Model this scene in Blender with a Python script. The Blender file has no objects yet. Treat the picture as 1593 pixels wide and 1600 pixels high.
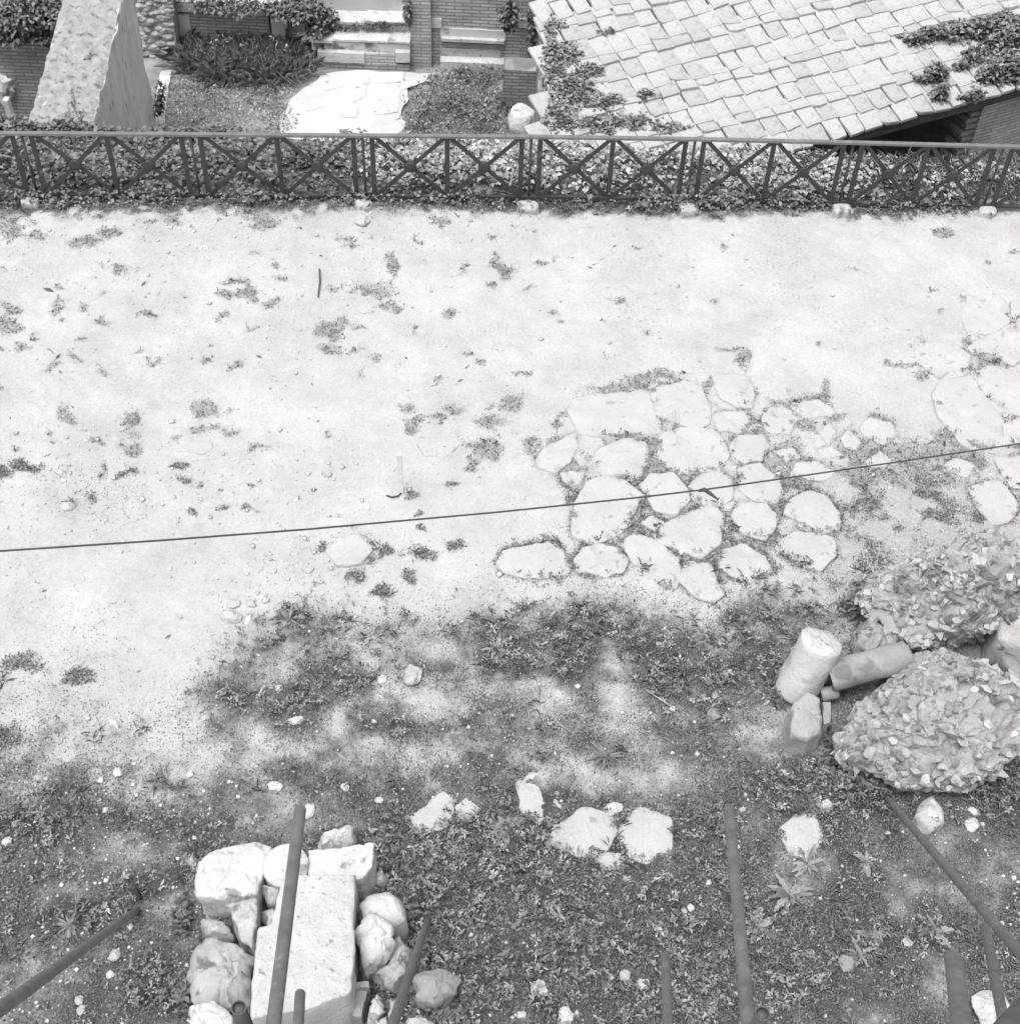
import bpy, math, random
import numpy as np
from mathutils import Matrix, Vector
random.seed(7); rng = np.random.default_rng(11)
sc = bpy.context.scene
COL = sc.collection

# ------------------------------------------------------------------ camera
FPX, CX, CY = 2285.7, 796.5, 800.0          # photo is 1593 x 1600, 80 mm lens on 56 mm film
HCAM = 12.0
NAD = np.array([-81.5, -1910.0, -2286.0])   # straight down, seen from the tilted camera
zc = -NAD / np.linalg.norm(NAD)
fw = np.array([0, 0, -1.0]); yc = fw - fw.dot(zc) * zc; yc /= np.linalg.norm(yc)
xc = np.cross(yc, zc)
R = np.array([xc, yc, zc])                  # camera -> world
CAM = np.array([0, 0, HCAM])
cam = bpy.data.cameras.new('camera'); cam.sensor_fit = 'VERTICAL'; cam.sensor_height = 56; cam.sensor_width = 56
cam.lens = 80; cam.clip_start = 0.1; cam.clip_end = 2000
co = bpy.data.objects.new('camera', cam); COL.objects.link(co)
M4 = Matrix([list(R[0]) + [0], list(R[1]) + [0], list(R[2]) + [0], [0, 0, 0, 1]])
co.matrix_world = Matrix.Translation((0, 0, HCAM)) @ M4
sc.camera = co

# ------------------------------------------------------------------ sky, sun, exposure
SUN_EL, SUN_AZ = math.radians(74), math.radians(222)      # azimuth clockwise from +Y
w = bpy.data.worlds.new('World'); sc.world = w; w.use_nodes = True
nt = w.node_tree; bg = nt.nodes['Background']
sky = nt.nodes.new('ShaderNodeTexSky'); sky.sky_type = 'NISHITA'; sky.sun_disc = False
sky.sun_elevation = SUN_EL; sky.sun_rotation = SUN_AZ; sky.dust_density = 6; sky.air_density = 1.5
bw = nt.nodes.new('ShaderNodeRGBToBW')                     # black and white film: a grey sky
nt.links.new(sky.outputs[0], bw.inputs[0]); nt.links.new(bw.outputs[0], bg.inputs[0])
bg.inputs[1].default_value = 0.15
sl = bpy.data.lights.new('sun', 'SUN'); sl.energy = 1.1; sl.angle = math.radians(35); sl.color = (1, 1, 1)
so = bpy.data.objects.new('sun', sl); COL.objects.link(so)
sd = Vector((math.sin(SUN_AZ) * math.cos(SUN_EL), math.cos(SUN_AZ) * math.cos(SUN_EL), math.sin(SUN_EL)))
so.rotation_euler = sd.to_track_quat('Z', 'Y').to_euler(); so.location = (0, 0, 30)
vs = sc.view_settings; vs.view_transform = 'Standard'; vs.look = 'None'; vs.gamma = 1; vs.exposure = 0.60
vs.use_curve_mapping = False
sc.cycles.max_bounces = 5; sc.cycles.diffuse_bounces = 2; sc.cycles.use_denoising = True

# ------------------------------------------------------------------ picture <-> place
def ray(px, py):
    d = np.stack([(np.asarray(px, float) - CX) / FPX, -(np.asarray(py, float) - CY) / FPX, -np.ones_like(np.asarray(px, float))], -1)
    return d @ R.T
def W(px, py, z=0.0):
    d = ray(px, py); t = (z - HCAM) / d[..., 2]
    return CAM + d * t[..., None] if d.ndim > 1 else CAM + d * t
def WY(px, py, y):
    d = ray(px, py); return CAM + d * (y / d[1])
def WP(px, py, p0, n):
    d = ray(px, py); t = ((p0 - CAM) @ n) / (d @ n)
    return CAM + d * (t[..., None] if d.ndim > 1 else t)
def WD(px, py, dist):
    d = ray(px, py); return CAM + d / np.linalg.norm(d) * dist
def proj(P):
    c = (np.asarray(P) - CAM) @ R
    return CX + FPX * c[..., 0] / -c[..., 2], CY - FPX * c[..., 1] / -c[..., 2]

# ------------------------------------------------------------------ noise
def _h(ix, iy, iz, s):
    h = (ix.astype(np.int64) * 374761393 + iy.astype(np.int64) * 668265263 + iz.astype(np.int64) * 2147483647 + s * 974634777) & 0xffffffff
    h = ((h ^ (h >> 13)) * 1274126177) & 0xffffffff
    h = ((h ^ (h >> 16)) * 2246822519) & 0xffffffff
    return ((h ^ (h >> 15)) & 0xffff) / 65535.0
def vn(x, y, z=None, s=0):
    x = np.asarray(x, float); y = np.asarray(y, float)
    ix, iy = np.floor(x), np.floor(y); fx, fy = x - ix, y - iy
    fx = fx * fx * (3 - 2 * fx); fy = fy * fy * (3 - 2 * fy)
    def lay(iz):
        a = _h(ix, iy, iz, s); b = _h(ix + 1, iy, iz, s); c = _h(ix, iy + 1, iz, s); d = _h(ix + 1, iy + 1, iz, s)
        return (a * (1 - fx) + b * fx) * (1 - fy) + (c * (1 - fx) + d * fx) * fy
    if z is None: return lay(np.zeros_like(ix))
    z = np.asarray(z, float); iz = np.floor(z); fz = z - iz; fz = fz * fz * (3 - 2 * fz)
    return lay(iz) * (1 - fz) + lay(iz + 1) * fz
def fbm(x, y, z=None, s=0, o=4):
    t = 0; a = .5; n = 0
    for k in range(o):
        f = 2.03 ** k
        t = t + a * vn(x * f + 17.3 * k, y * f - 9.1 * k, None if z is None else z * f + 5.7 * k, s + k); n += a; a *= .5
    return t / n
def sst(a, b, x):
    t = np.clip((x - a) / (b - a), 0, 1); return t * t * (3 - 2 * t)
def nvec(P, f, s, o=3):
    return np.stack([fbm(P[:, 0] * f + 31 * k, P[:, 1] * f, P[:, 2] * f, s + 10 * k, o) - .5 for k in range(3)], 1) * 2

# ------------------------------------------------------------------ mesh helpers
def tagged(o, label=None, cat=None, group=None, kind=None):
    if label: o['label'] = label
    if cat: o['category'] = cat
    if group: o['group'] = group
    if kind: o['kind'] = kind
    return o
def link(name, me, mat=None, parent=None):
    o = bpy.data.objects.new(name, me); COL.objects.link(o)
    if mat is not None and me is not None and not me.materials: me.materials.append(mat)
    if parent is not None: o.parent = parent
    return o
def empty(name, loc):
    o = bpy.data.objects.new(name, None); COL.objects.link(o); o.location = loc; o.empty_display_size = .1; return o
def mesh_np(name, V, F, smooth=False, tone=None, attr='tone'):
    V = np.asarray(V, np.float32); F = np.asarray(F, np.int32); k = F.shape[1]
    me = bpy.data.meshes.new(name)
    me.vertices.add(len(V)); me.vertices.foreach_set('co', V.ravel())
    me.loops.add(F.size); me.loops.foreach_set('vertex_index', F.ravel())
    me.polygons.add(len(F)); me.polygons.foreach_set('loop_start', np.arange(0, F.size, k, dtype=np.int32))
    if smooth: me.polygons.foreach_set('use_smooth', np.ones(len(F), bool))
    if tone is not None:
        a = me.attributes.new(attr, 'FLOAT', 'POINT'); a.data.foreach_set('value', np.asarray(tone, np.float32))
    me.update(calc_edges=True); return me
def mesh_py(name, V, F, smooth=False):
    me = bpy.data.meshes.new(name); me.from_pydata([tuple(map(float, v)) for v in V], [], F)
    if smooth:
        me.polygons.foreach_set('use_smooth', np.ones(len(F), bool))
    me.update(); return me
def local(o, me, loc):
    """move a mesh built in world space so that its object sits at loc"""
    n = len(me.vertices); a = np.empty(n * 3, np.float32); me.vertices.foreach_get('co', a)
    a = a.reshape(-1, 3) - np.asarray(loc, np.float32); me.vertices.foreach_set('co', a.ravel()); me.update()
    o.location = loc
class MB:
    def __init__(s): s.V = []; s.F = []
    def add(s, V, F):
        n = len(s.V); s.V += [tuple(v) for v in V]; s.F += [tuple(i + n for i in f) for f in F]; return s
    def box(s, x0, x1, y0, y1, z0, z1):
        return s.add([(x0, y0, z0), (x1, y0, z0), (x1, y1, z0), (x0, y1, z0), (x0, y0, z1), (x1, y0, z1), (x1, y1, z1), (x0, y1, z1)],
                     [(3, 2, 1, 0), (4, 5, 6, 7), (0, 1, 5, 4), (1, 2, 6, 5), (2, 3, 7, 6), (3, 0, 4, 7)])
    def beam(s, a, b, wd, th, side):
        """flat bar from a to b, wd wide along side x dir.. th thick along side"""
        a = np.array(a, float); b = np.array(b, float); d = b - a; d /= np.linalg.norm(d)
        n = np.array(side, float); n -= n.dot(d) * d; n /= np.linalg.norm(n); u = np.cross(d, n)
        V = [p + su * u * wd / 2 + sn * n * th / 2 for p in (a, b) for su, sn in ((-1, -1), (1, -1), (1, 1), (-1, 1))]
        return s.add(V, [(3, 2, 1, 0), (4, 5, 6, 7), (0, 1, 5, 4), (1, 2, 6, 5), (2, 3, 7, 6), (3, 0, 4, 7)])
    def mesh(s, name, smooth=False): return mesh_py(name, s.V, s.F, smooth)
def tube_mesh(name, pts, r, seg=14, inner=None, wob=0, seed=0):
    pts = [np.array(p, float) for p in pts]; V = []; F = []
    up = np.array([0, 0, 1.0]); n = len(pts)
    for i, p in enumerate(pts):
        d = pts[min(i + 1, n - 1)] - pts[max(i - 1, 0)]; d /= np.linalg.norm(d)
        a = np.cross(d, up if abs(d[2]) < .95 else np.array([0, 1.0, 0])); a /= np.linalg.norm(a); b = np.cross(d, a)
        rr = r[i] if hasattr(r, '__len__') else r
        for k in range(seg):
            t = 2 * math.pi * k / seg; V.append(p + (a * math.cos(t) + b * math.sin(t)) * rr)
    for i in range(n - 1):
        for k in range(seg):
            F.append((i * seg + k, i * seg + (k + 1) % seg, (i + 1) * seg + (k + 1) % seg, (i + 1) * seg + k))
    if inner:                                   # a hollow pipe, open at both ends
        for i in (0, n - 1):
            for k in range(seg): V.append(V[i * seg + k].copy())
        m = len(V)
        for q, (i, j) in enumerate(((0, 1), (n - 1, n - 2))):
            d = pts[j] - pts[i]; L = np.linalg.norm(d)
            for dep in (0, min(2.5, L * .9)):
                for k in range(seg):
                    v = V[i * seg + k]; V.append(pts[i] + (v - pts[i]) * inner + d / L * dep)
            o = m + q * 2 * seg
            for k in range(seg):
                k2 = (k + 1) % seg
                e0 = m - 2 * seg + q * seg; F.append((e0 + k, o + k, o + k2, e0 + k2)); F.append((o + k, o + seg + k, o + seg + k2, o + k2))
            F.append(tuple(o + seg + k for k in range(seg)))
    else:
        F.append(tuple(range(seg - 1, -1, -1))); F.append(tuple((n - 1) * seg + k for k in range(seg)))
    return mesh_py(name, V, F, True)
def resample(poly, n):
    P = np.asarray(poly, float); Q = np.vstack([P, P[:1]]); L = np.r_[0, np.cumsum(np.linalg.norm(np.diff(Q, axis=0), axis=1))]
    t = np.linspace(0, L[-1], n, endpoint=False)
    return np.stack([np.interp(t, L, Q[:, 0]), np.interp(t, L, Q[:, 1])], 1)
def stone_mesh(name, poly, z0, z1, rnd=.03, rough=.012, dome=0., tilt=(0, 0), n=36, seed=1, flare=.02, freq=5., soft=1, ridge=0., grow=1.0, topn=5):
    P = resample(poly, n)
    for _ in range(soft): P = P * .6 + (np.roll(P, 1, 0) + np.roll(P, -1, 0)) * .2
    c = P.mean(0); P = c + (P - c) * grow; r = np.linalg.norm(P - c, axis=1).mean(); h = z1 - z0; rnd = min(rnd, .45 * r, .8 * h)
    rings = [(1 + flare * (1 - t), z0 + (h - rnd) * t) for t in ((0, .2, .4, .6, .8) if topn > 5 else (0, .35, .7))]
    rings += [(1, z1 - rnd), (1 - .12 * rnd / r, z1 - .5 * rnd), (1 - .45 * rnd / r, z1 - .15 * rnd), (1 - rnd / r, z1)]
    s0 = 1 - rnd / r
    rings += [(s0 * k / topn, z1) for k in range(topn - 1, 0, -1)]
    V = []
    for s, z in rings:
        q = c + (P - c) * s
        hh = (z - z0) / h
        zz = z + dome * max(0, 1 - s * s) + ((q - c) @ np.array(tilt)) * hh
        V.append(np.c_[q, np.broadcast_to(zz, (n,))])
    V = np.vstack(V + [np.array([[c[0], c[1], z1 + dome]])])
    S = V + seed * 3.17
    D = nvec(S, freq, seed, 4) * rough * np.array([1, 1, .8])
    if ridge:                                   # broken, chipped surface
        R1 = np.abs(nvec(S, freq * .7, seed + 50, 3)); R2 = np.abs(nvec(S, freq * 3.1, seed + 70, 2))
        D = D - (R1 * .75 + R2 * .3) * ridge * np.c_[(V[:, :2] - c) / r, np.clip((V[:, 2] - z0) / h, 0, 1) * .9]
    V = V + D
    F = []
    m = len(rings)
    for i in range(m - 1):
        for k in range(n):
            F.append((i * n + k, i * n + (k + 1) % n, (i + 1) * n + (k + 1) % n, (i + 1) * n + k))
    for k in range(n): F.append(((m - 1) * n + k, (m - 1) * n + (k + 1) % n, m * n))
    return mesh_py(name, V, F, True)
def ico(sub):
    import bmesh
    bm = bmesh.new(); bmesh.ops.create_icosphere(bm, subdivisions=sub, radius=1)
    V = np.array([v.co[:] for v in bm.verts]); F = [tuple(v.index for v in f.verts) for f in bm.faces]; bm.free(); return V, F
ICO = {k: ico(k) for k in (1, 2, 3, 4, 5, 6)}
def facet(V, seed, k=11, amt=.82):
    """chop a unit ball with random planes, for broken stone"""
    r = np.random.default_rng(seed); V = V.copy()
    for _ in range(k):
        n = r.normal(size=3); n /= np.linalg.norm(n); d = r.uniform(amt - .16, amt + .06)
        e = V @ n; m = e > d; V[m] -= np.outer(e[m] - d, n)
    return V
def boulder_mesh(name, c, rad, seed, sub=4, rough=.05, rot=0, k=12, amt=.82, flat=False):
    V, F = ICO[sub]; V = facet(V, seed, k, amt); V = V * np.asarray(rad)
    V = V + nvec(V / np.mean(rad) * 2 + seed, 1.2, seed, 4) * rough * np.mean(rad) * 1.6
    ca, sa = math.cos(rot), math.sin(rot); V = V @ np.array([[ca, sa, 0], [-sa, ca, 0], [0, 0, 1]])
    return mesh_py(name, V + np.asarray(c), F, not flat)
def rough_hexa(name, c, n=(20, 6, 20), amp=.03, freq=3., seed=1):
    """c: 8 corners, bottom 0-3, top 4-7 counter-clockwise; every face a displaced grid"""
    c = np.asarray(c, float); V = []; F = []
    for (a, b, d, e), (nu, nv) in (((0, 1, 5, 4), (n[0], n[2])), ((1, 2, 6, 5), (n[1], n[2])), ((2, 3, 7, 6), (n[0], n[2])), ((3, 0, 4, 7), (n[1], n[2])), ((4, 5, 6, 7), (n[0], n[1]))):
        u, v = np.meshgrid(np.linspace(0, 1, nu + 1), np.linspace(0, 1, nv + 1)); u = u.ravel()[:, None]; v = v.ravel()[:, None]
        P = c[a] * (1 - u) * (1 - v) + c[b] * u * (1 - v) + c[d] * u * v + c[e] * (1 - u) * v
        o = sum(len(x) for x in V); V.append(P)
        for j in range(nv):
            for i in range(nu):
                q = o + j * (nu + 1) + i; F.append((q, q + 1, q + nu + 2, q + nu + 1))
    V = np.vstack(V); V = V + nvec(V, freq, seed, 4) * amp
    return mesh_np(name, V, F, True)
def leaf_geo(P, az, tilt, L, Wd, fold=.15, droop=.25):
    P = np.asarray(P, float); N = len(P)
    ca, sa, ct, st = np.cos(az), np.sin(az), np.cos(tilt), np.sin(tilt)
    d = np.stack([ca * ct, sa * ct, st], 1); s = np.stack([-sa, ca, rng.uniform(-.35, .35, N)], 1); nn = np.cross(d, s)
    L = np.broadcast_to(L, (N,))[:, None]; Wd = np.broadcast_to(Wd, (N,))[:, None]
    m = P + d * L * .5
    V = np.stack([P, m + s * Wd * .5 + nn * Wd * fold, P + d * L - np.array([0, 0, 1]) * L * droop, m - s * Wd * .5 + nn * Wd * fold], 1).reshape(-1, 3)
    b = (np.arange(N) * 4)[:, None]
    F = np.concatenate([b + [0, 2, 1], b + [0, 3, 2]], 0)
    return V, F
def leaf_object(name, P, az, tilt, L, Wd, tone, mat, parent=None, **kw):
    V, F = leaf_geo(P, az, tilt, L, Wd, **kw)
    o = link(name, mesh_np(name, V, F, False, np.repeat(tone, 4)), mat, parent); return o

# ------------------------------------------------------------------ materials (grey: the photograph is black and white)
def g(v): return (v, v, v, 1)
def mat(name, lo, hi, scale=8., rough=.85, bump=.3, bscale=None, detail=6, dist=.02, spots=None, stretch=None, spec=.25):
    m = bpy.data.materials.new(name); m.use_nodes = True; t = m.node_tree; N = t.nodes; Lk = t.links
    b = N['Principled BSDF']; b.inputs['Roughness'].default_value = rough; b.inputs['Specular IOR Level'].default_value = spec
    tc = N.new('ShaderNodeTexCoord'); vec = tc.outputs['Object']
    if stretch:
        mp = N.new('ShaderNodeMapping'); mp.inputs['Scale'].default_value = stretch; Lk.new(vec, mp.inputs[0]); vec = mp.outputs[0]
    n = N.new('ShaderNodeTexNoise'); n.inputs['Scale'].default_value = scale; n.inputs['Detail'].default_value = detail; n.inputs['Roughness'].default_value = .62
    Lk.new(vec, n.inputs['Vector'])
    r = N.new('ShaderNodeValToRGB'); r.color_ramp.elements[0].position = .3; r.color_ramp.elements[1].position = .7
    r.color_ramp.elements[0].color = g(lo); r.color_ramp.elements[1].color = g(hi); Lk.new(n.outputs[0], r.inputs[0]); colr = r.outputs[0]
    if spots:                                    # (scale, threshold, colour): stains, lichen and painted shade of pits and holes
        n3 = N.new('ShaderNodeTexNoise'); n3.inputs['Scale'].default_value = spots[0]; n3.inputs['Detail'].default_value = 5; Lk.new(vec, n3.inputs['Vector'])
        r3 = N.new('ShaderNodeValToRGB'); r3.color_ramp.elements[0].position = spots[1]; r3.color_ramp.elements[1].position = spots[1] + .09
        Lk.new(n3.outputs[0], r3.inputs[0]); mx = N.new('ShaderNodeMix'); mx.data_type = 'RGBA'
        Lk.new(r3.outputs[0], mx.inputs[0]); Lk.new(colr, mx.inputs[6]); mx.inputs[7].default_value = g(spots[2]); colr = mx.outputs[2]
    Lk.new(colr, b.inputs['Base Color'])
    if bump:
        n2 = N.new('ShaderNodeTexNoise'); n2.inputs['Scale'].default_value = bscale or scale * 5; n2.inputs['Detail'].default_value = 8; n2.inputs['Roughness'].default_value = .7
        Lk.new(vec, n2.inputs['Vector'])
        bp = N.new('ShaderNodeBump'); bp.inputs['Strength'].default_value = bump; bp.inputs['Distance'].default_value = dist
        Lk.new(n2.outputs[0], bp.inputs['Height']); Lk.new(bp.outputs[0], b.inputs['Normal'])
    return m
def leaf_mat(name, k=1.0, rough=.55):
    m = bpy.data.materials.new(name); m.use_nodes = True; t = m.node_tree; N = t.nodes; Lk = t.links
    b = N['Principled BSDF']; b.inputs['Roughness'].default_value = rough; b.inputs['Specular IOR Level'].default_value = .35
    a = N.new('ShaderNodeAttribute'); a.attribute_name = 'tone'
    mu = N.new('ShaderNodeMath'); mu.operation = 'MULTIPLY'; mu.inputs[1].default_value = k; Lk.new(a.outputs['Fac'], mu.inputs[0])
    Lk.new(mu.outputs[0], b.inputs['Base Color'])
    tr = N.new('ShaderNodeBsdfTranslucent'); Lk.new(mu.outputs[0], tr.inputs[0])
    mx = N.new('ShaderNodeMixShader'); mx.inputs[0].default_value = .10
    Lk.new(b.outputs[0], mx.inputs[1]); Lk.new(tr.outputs[0], mx.inputs[2]); Lk.new(mx.outputs[0], N['Material Output'].inputs[0])
    return m
def brick_mat(name, lo, hi, mortar, bwid=.26, bh=.055, axis='XZ'):
    m = bpy.data.materials.new(name); m.use_nodes = True; t = m.node_tree; N = t.nodes; Lk = t.links
    b = N['Principled BSDF']; b.inputs['Roughness'].default_value = .9; b.inputs['Specular IOR Level'].default_value = .2
    tc = N.new('ShaderNodeTexCoord'); sp = N.new('ShaderNodeSeparateXYZ'); Lk.new(tc.outputs['Object'], sp.inputs[0])
    cb = N.new('ShaderNodeCombineXYZ'); Lk.new(sp.outputs[axis[0]], cb.inputs[0]); Lk.new(sp.outputs['Z'], cb.inputs[1])
    nz = N.new('ShaderNodeTexNoise'); nz.inputs['Scale'].default_value = 3; nz.inputs['Detail'].default_value = 5; Lk.new(tc.outputs['Object'], nz.inputs['Vector'])
    ad = N.new('ShaderNodeMix'); ad.data_type = 'VECTOR'; ad.inputs[0].default_value = .012
    Lk.new(cb.outputs[0], ad.inputs[4]); Lk.new(nz.outputs[1], ad.inputs[5])
    br = N.new('ShaderNodeTexBrick'); br.inputs['Scale'].default_value = 1; br.inputs['Brick Width'].default_value = bwid; br.inputs['Row Height'].default_value = bh
    br.inputs['Mortar Size'].default_value = bh * .2; br.inputs['Mortar Smooth'].default_value = .3
    br.inputs['Color1'].default_value = g(lo); br.inputs['Color2'].default_value = g(hi); br.inputs['Mortar'].default_value = g(mortar); Lk.new(ad.outputs[1], br.inputs['Vector'])
    mx = N.new('ShaderNodeMix'); mx.data_type = 'RGBA'; mx.blend_type = 'MULTIPLY'; mx.inputs[0].default_value = .9
    rp = N.new('ShaderNodeValToRGB'); rp.color_ramp.elements[0].position = .3; rp.color_ramp.elements[1].position = .68; rp.color_ramp.elements[0].color = g(.72); rp.color_ramp.elements[1].color = g(1.0)
    Lk.new(nz.outputs[0], rp.inputs[0]); Lk.new(br.outputs[0], mx.inputs[6]); Lk.new(rp.outputs[0], mx.inputs[7]); Lk.new(mx.outputs[2], b.inputs['Base Color'])
    bp = N.new('ShaderNodeBump'); bp.inputs['Strength'].default_value = .8; bp.inputs['Distance'].default_value = .012; bp.invert = True
    Lk.new(br.outputs[1], bp.inputs['Height']); Lk.new(bp.outputs[0], b.inputs['Normal'])
    return m
def ground_mat():
    m = bpy.data.materials.new('earth'); m.use_nodes = True; t = m.node_tree; N = t.nodes; Lk = t.links
    b = N['Principled BSDF']; b.inputs['Roughness'].default_value = .95; b.inputs['Specular IOR Level'].default_value = .1
    tc = N.new('ShaderNodeTexCoord')
    def noise(s, d=6, r=.65):
        n = N.new('ShaderNodeTexNoise'); n.inputs['Scale'].default_value = s; n.inputs['Detail'].default_value = d; n.inputs['Roughness'].default_value = r
        Lk.new(tc.outputs['Object'], n.inputs['Vector']); return n.outputs[0]
    def ramp(f, p0, p1, a, c):
        r = N.new('ShaderNodeValToRGB'); e = r.color_ramp.elements; e[0].position = p0; e[1].position = p1; e[0].color = g(a); e[1].color = g(c); Lk.new(f, r.inputs[0]); return r.outputs[0]
    at = N.new('ShaderNodeAttribute'); at.attribute_name = 'soil'
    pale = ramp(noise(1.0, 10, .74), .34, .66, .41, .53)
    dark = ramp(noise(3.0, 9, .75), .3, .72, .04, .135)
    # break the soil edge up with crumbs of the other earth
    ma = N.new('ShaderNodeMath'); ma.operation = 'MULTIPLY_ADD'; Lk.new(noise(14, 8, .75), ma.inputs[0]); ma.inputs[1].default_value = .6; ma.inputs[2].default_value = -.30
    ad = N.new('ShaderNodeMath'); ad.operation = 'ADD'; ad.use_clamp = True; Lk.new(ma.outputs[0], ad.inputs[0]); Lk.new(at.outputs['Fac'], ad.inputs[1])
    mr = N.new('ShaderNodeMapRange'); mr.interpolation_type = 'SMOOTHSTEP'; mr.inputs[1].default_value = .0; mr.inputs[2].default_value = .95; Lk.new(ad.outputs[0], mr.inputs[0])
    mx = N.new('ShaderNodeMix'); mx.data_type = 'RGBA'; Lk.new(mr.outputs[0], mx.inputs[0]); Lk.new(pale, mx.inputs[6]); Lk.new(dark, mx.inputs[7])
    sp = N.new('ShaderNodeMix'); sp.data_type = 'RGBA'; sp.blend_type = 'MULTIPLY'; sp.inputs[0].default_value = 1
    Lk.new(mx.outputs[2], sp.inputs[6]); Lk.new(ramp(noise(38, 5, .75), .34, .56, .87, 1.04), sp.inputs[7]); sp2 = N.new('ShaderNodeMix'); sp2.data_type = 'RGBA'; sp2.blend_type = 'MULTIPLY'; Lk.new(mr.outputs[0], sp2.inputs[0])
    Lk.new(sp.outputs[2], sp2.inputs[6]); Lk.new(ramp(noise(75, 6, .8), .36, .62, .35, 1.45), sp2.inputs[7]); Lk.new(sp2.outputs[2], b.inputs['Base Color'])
    bp = N.new('ShaderNodeBump'); bp.inputs['Strength'].default_value = .75; bp.inputs['Distance'].default_value = .025
    Lk.new(noise(26, 9, .75), bp.inputs['Height']); Lk.new(bp.outputs[0], b.inputs['Normal'])
    return m
M = dict(
    earth=ground_mat(),
    paver=mat('basalt_paver', .43, .50, 2.0, .9, .9, 14, dist=.03, spots=(9, .62, .34)),
    marble=mat('white_marble', .56, .74, 3, .75, .9, 12, dist=.06, spots=(7, .60, .33)),
    marble_pit=mat('pitted_marble', .58, .74, 4, .8, 1., 20, dist=.05, spots=(17, .62, .34)),  # dark spots put the shade of the pits into the colour
    limestone=mat('pale_limestone', .40, .60, 4, .9, .9, 11, dist=.06, spots=(6, .58, .22)),
    greystone=mat('grey_stone', .22, .36, 4, .9, .7, 14, dist=.03, spots=(6, .62, .15)),
    tuff_pale=mat('pale_tuff', .30, .42, 5, .95, .8, 16, dist=.03, spots=(14, .62, .22)),
    tuff=mat('speckled_tuff', .34, .58, 9, .95, .6, 28, spots=(24, .6, .16)),
    mortar=mat('lime_mortar', .34, .54, 5, .95, 1., 14, dist=.06, spots=(11, .60, .2)),
    chip=mat('brick_chip', .30, .46, 4, .9, .5, 25),
    chip_d=mat('dark_brick_chip', .22, .34, 4, .9, .5, 25),
    chip_w=mat('pale_brick_chip', .38, .52, 4, .9, .4, 25),
    column=mat('column_marble', .44, .58, 3, .75, .7, 20, dist=.025, spots=(2.2, .57, .28)),
    column_d=mat('grey_column_marble', .24, .36, 3, .7, .7, 20, dist=.02, spots=(3, .6, .18)),
    iron=mat('painted_iron', .03, .06, 9, .55, .2, 60, dist=.004, spots=(5, .66, .13), spec=.4),
    rail=mat('lit_iron_rail', .12, .20, 6, .5, .2, 60, dist=.003, spec=.5),  # lighter than the bars: light caught by the rail, put into its colour
    pipe=mat('scaffold_pipe', .10, .18, 9, .65, .15, 80, dist=.002, spots=(22, .62, .21), spec=.35),
    pipe_d=mat('rusty_pipe', .07, .12, 7, .7, .3, 70, dist=.003, spots=(3.2, .6, .15), spec=.3),
    cable=mat('wire_cable', .05, .08, 20, .6, .2, 200),
    twig=mat('dry_twig', .05, .11, 20, .9, .3, 100),
    pale_wood=mat('whitewashed_wood', .62, .8, 12, .7, .2, 60),
    timber=mat('old_timber', .05, .16, 3, .85, .5, 20, stretch=(1, 1, 9)),
    tile=mat('roof_tile', .39, .52, 4.0, .9, .7, 18, dist=.03, spots=(5, .6, .36)),
    tile_g=mat('greyer_roof_tile', .34, .47, 4.0, .9, .7, 18, dist=.03, spots=(5, .58, .33)),
    deck=mat('roof_boards', .08, .14, 4),
    plaster=mat('pale_plaster', .56, .72, 2.2, .95, .5, 12, spots=(2.5, .56, .2)),
    walltop=mat('rubble_wall_top', .36, .54, 6, .95, 1., 12, dist=.08, spots=(8, .58, .24)),
    wallface=mat('weathered_wall_face', .54, .72, 2.4, .95, .8, 12, dist=.05, spots=(10, .62, .16), stretch=(1, 1.6, .45)),  # dark spots paint the shade inside small putlog holes
    slab=mat('court_marble', .46, .58, 1.4, .7, .4, 15, spots=(1.3, .54, .68)),
    court=mat('court_earth', .20, .38, 2.5, .95, .8, 20, dist=.04, spots=(1.2, .62, .3)),
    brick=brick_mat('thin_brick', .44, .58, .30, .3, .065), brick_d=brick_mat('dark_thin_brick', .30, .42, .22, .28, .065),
    brick_l=brick_mat('light_thin_brick', .5, .64, .38, .3, .065),
    leaf=leaf_mat('weed_leaf'), ivy=leaf_mat('ivy_leaf'), grass=leaf_mat('grass_blade', 1, .7),
)

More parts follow.
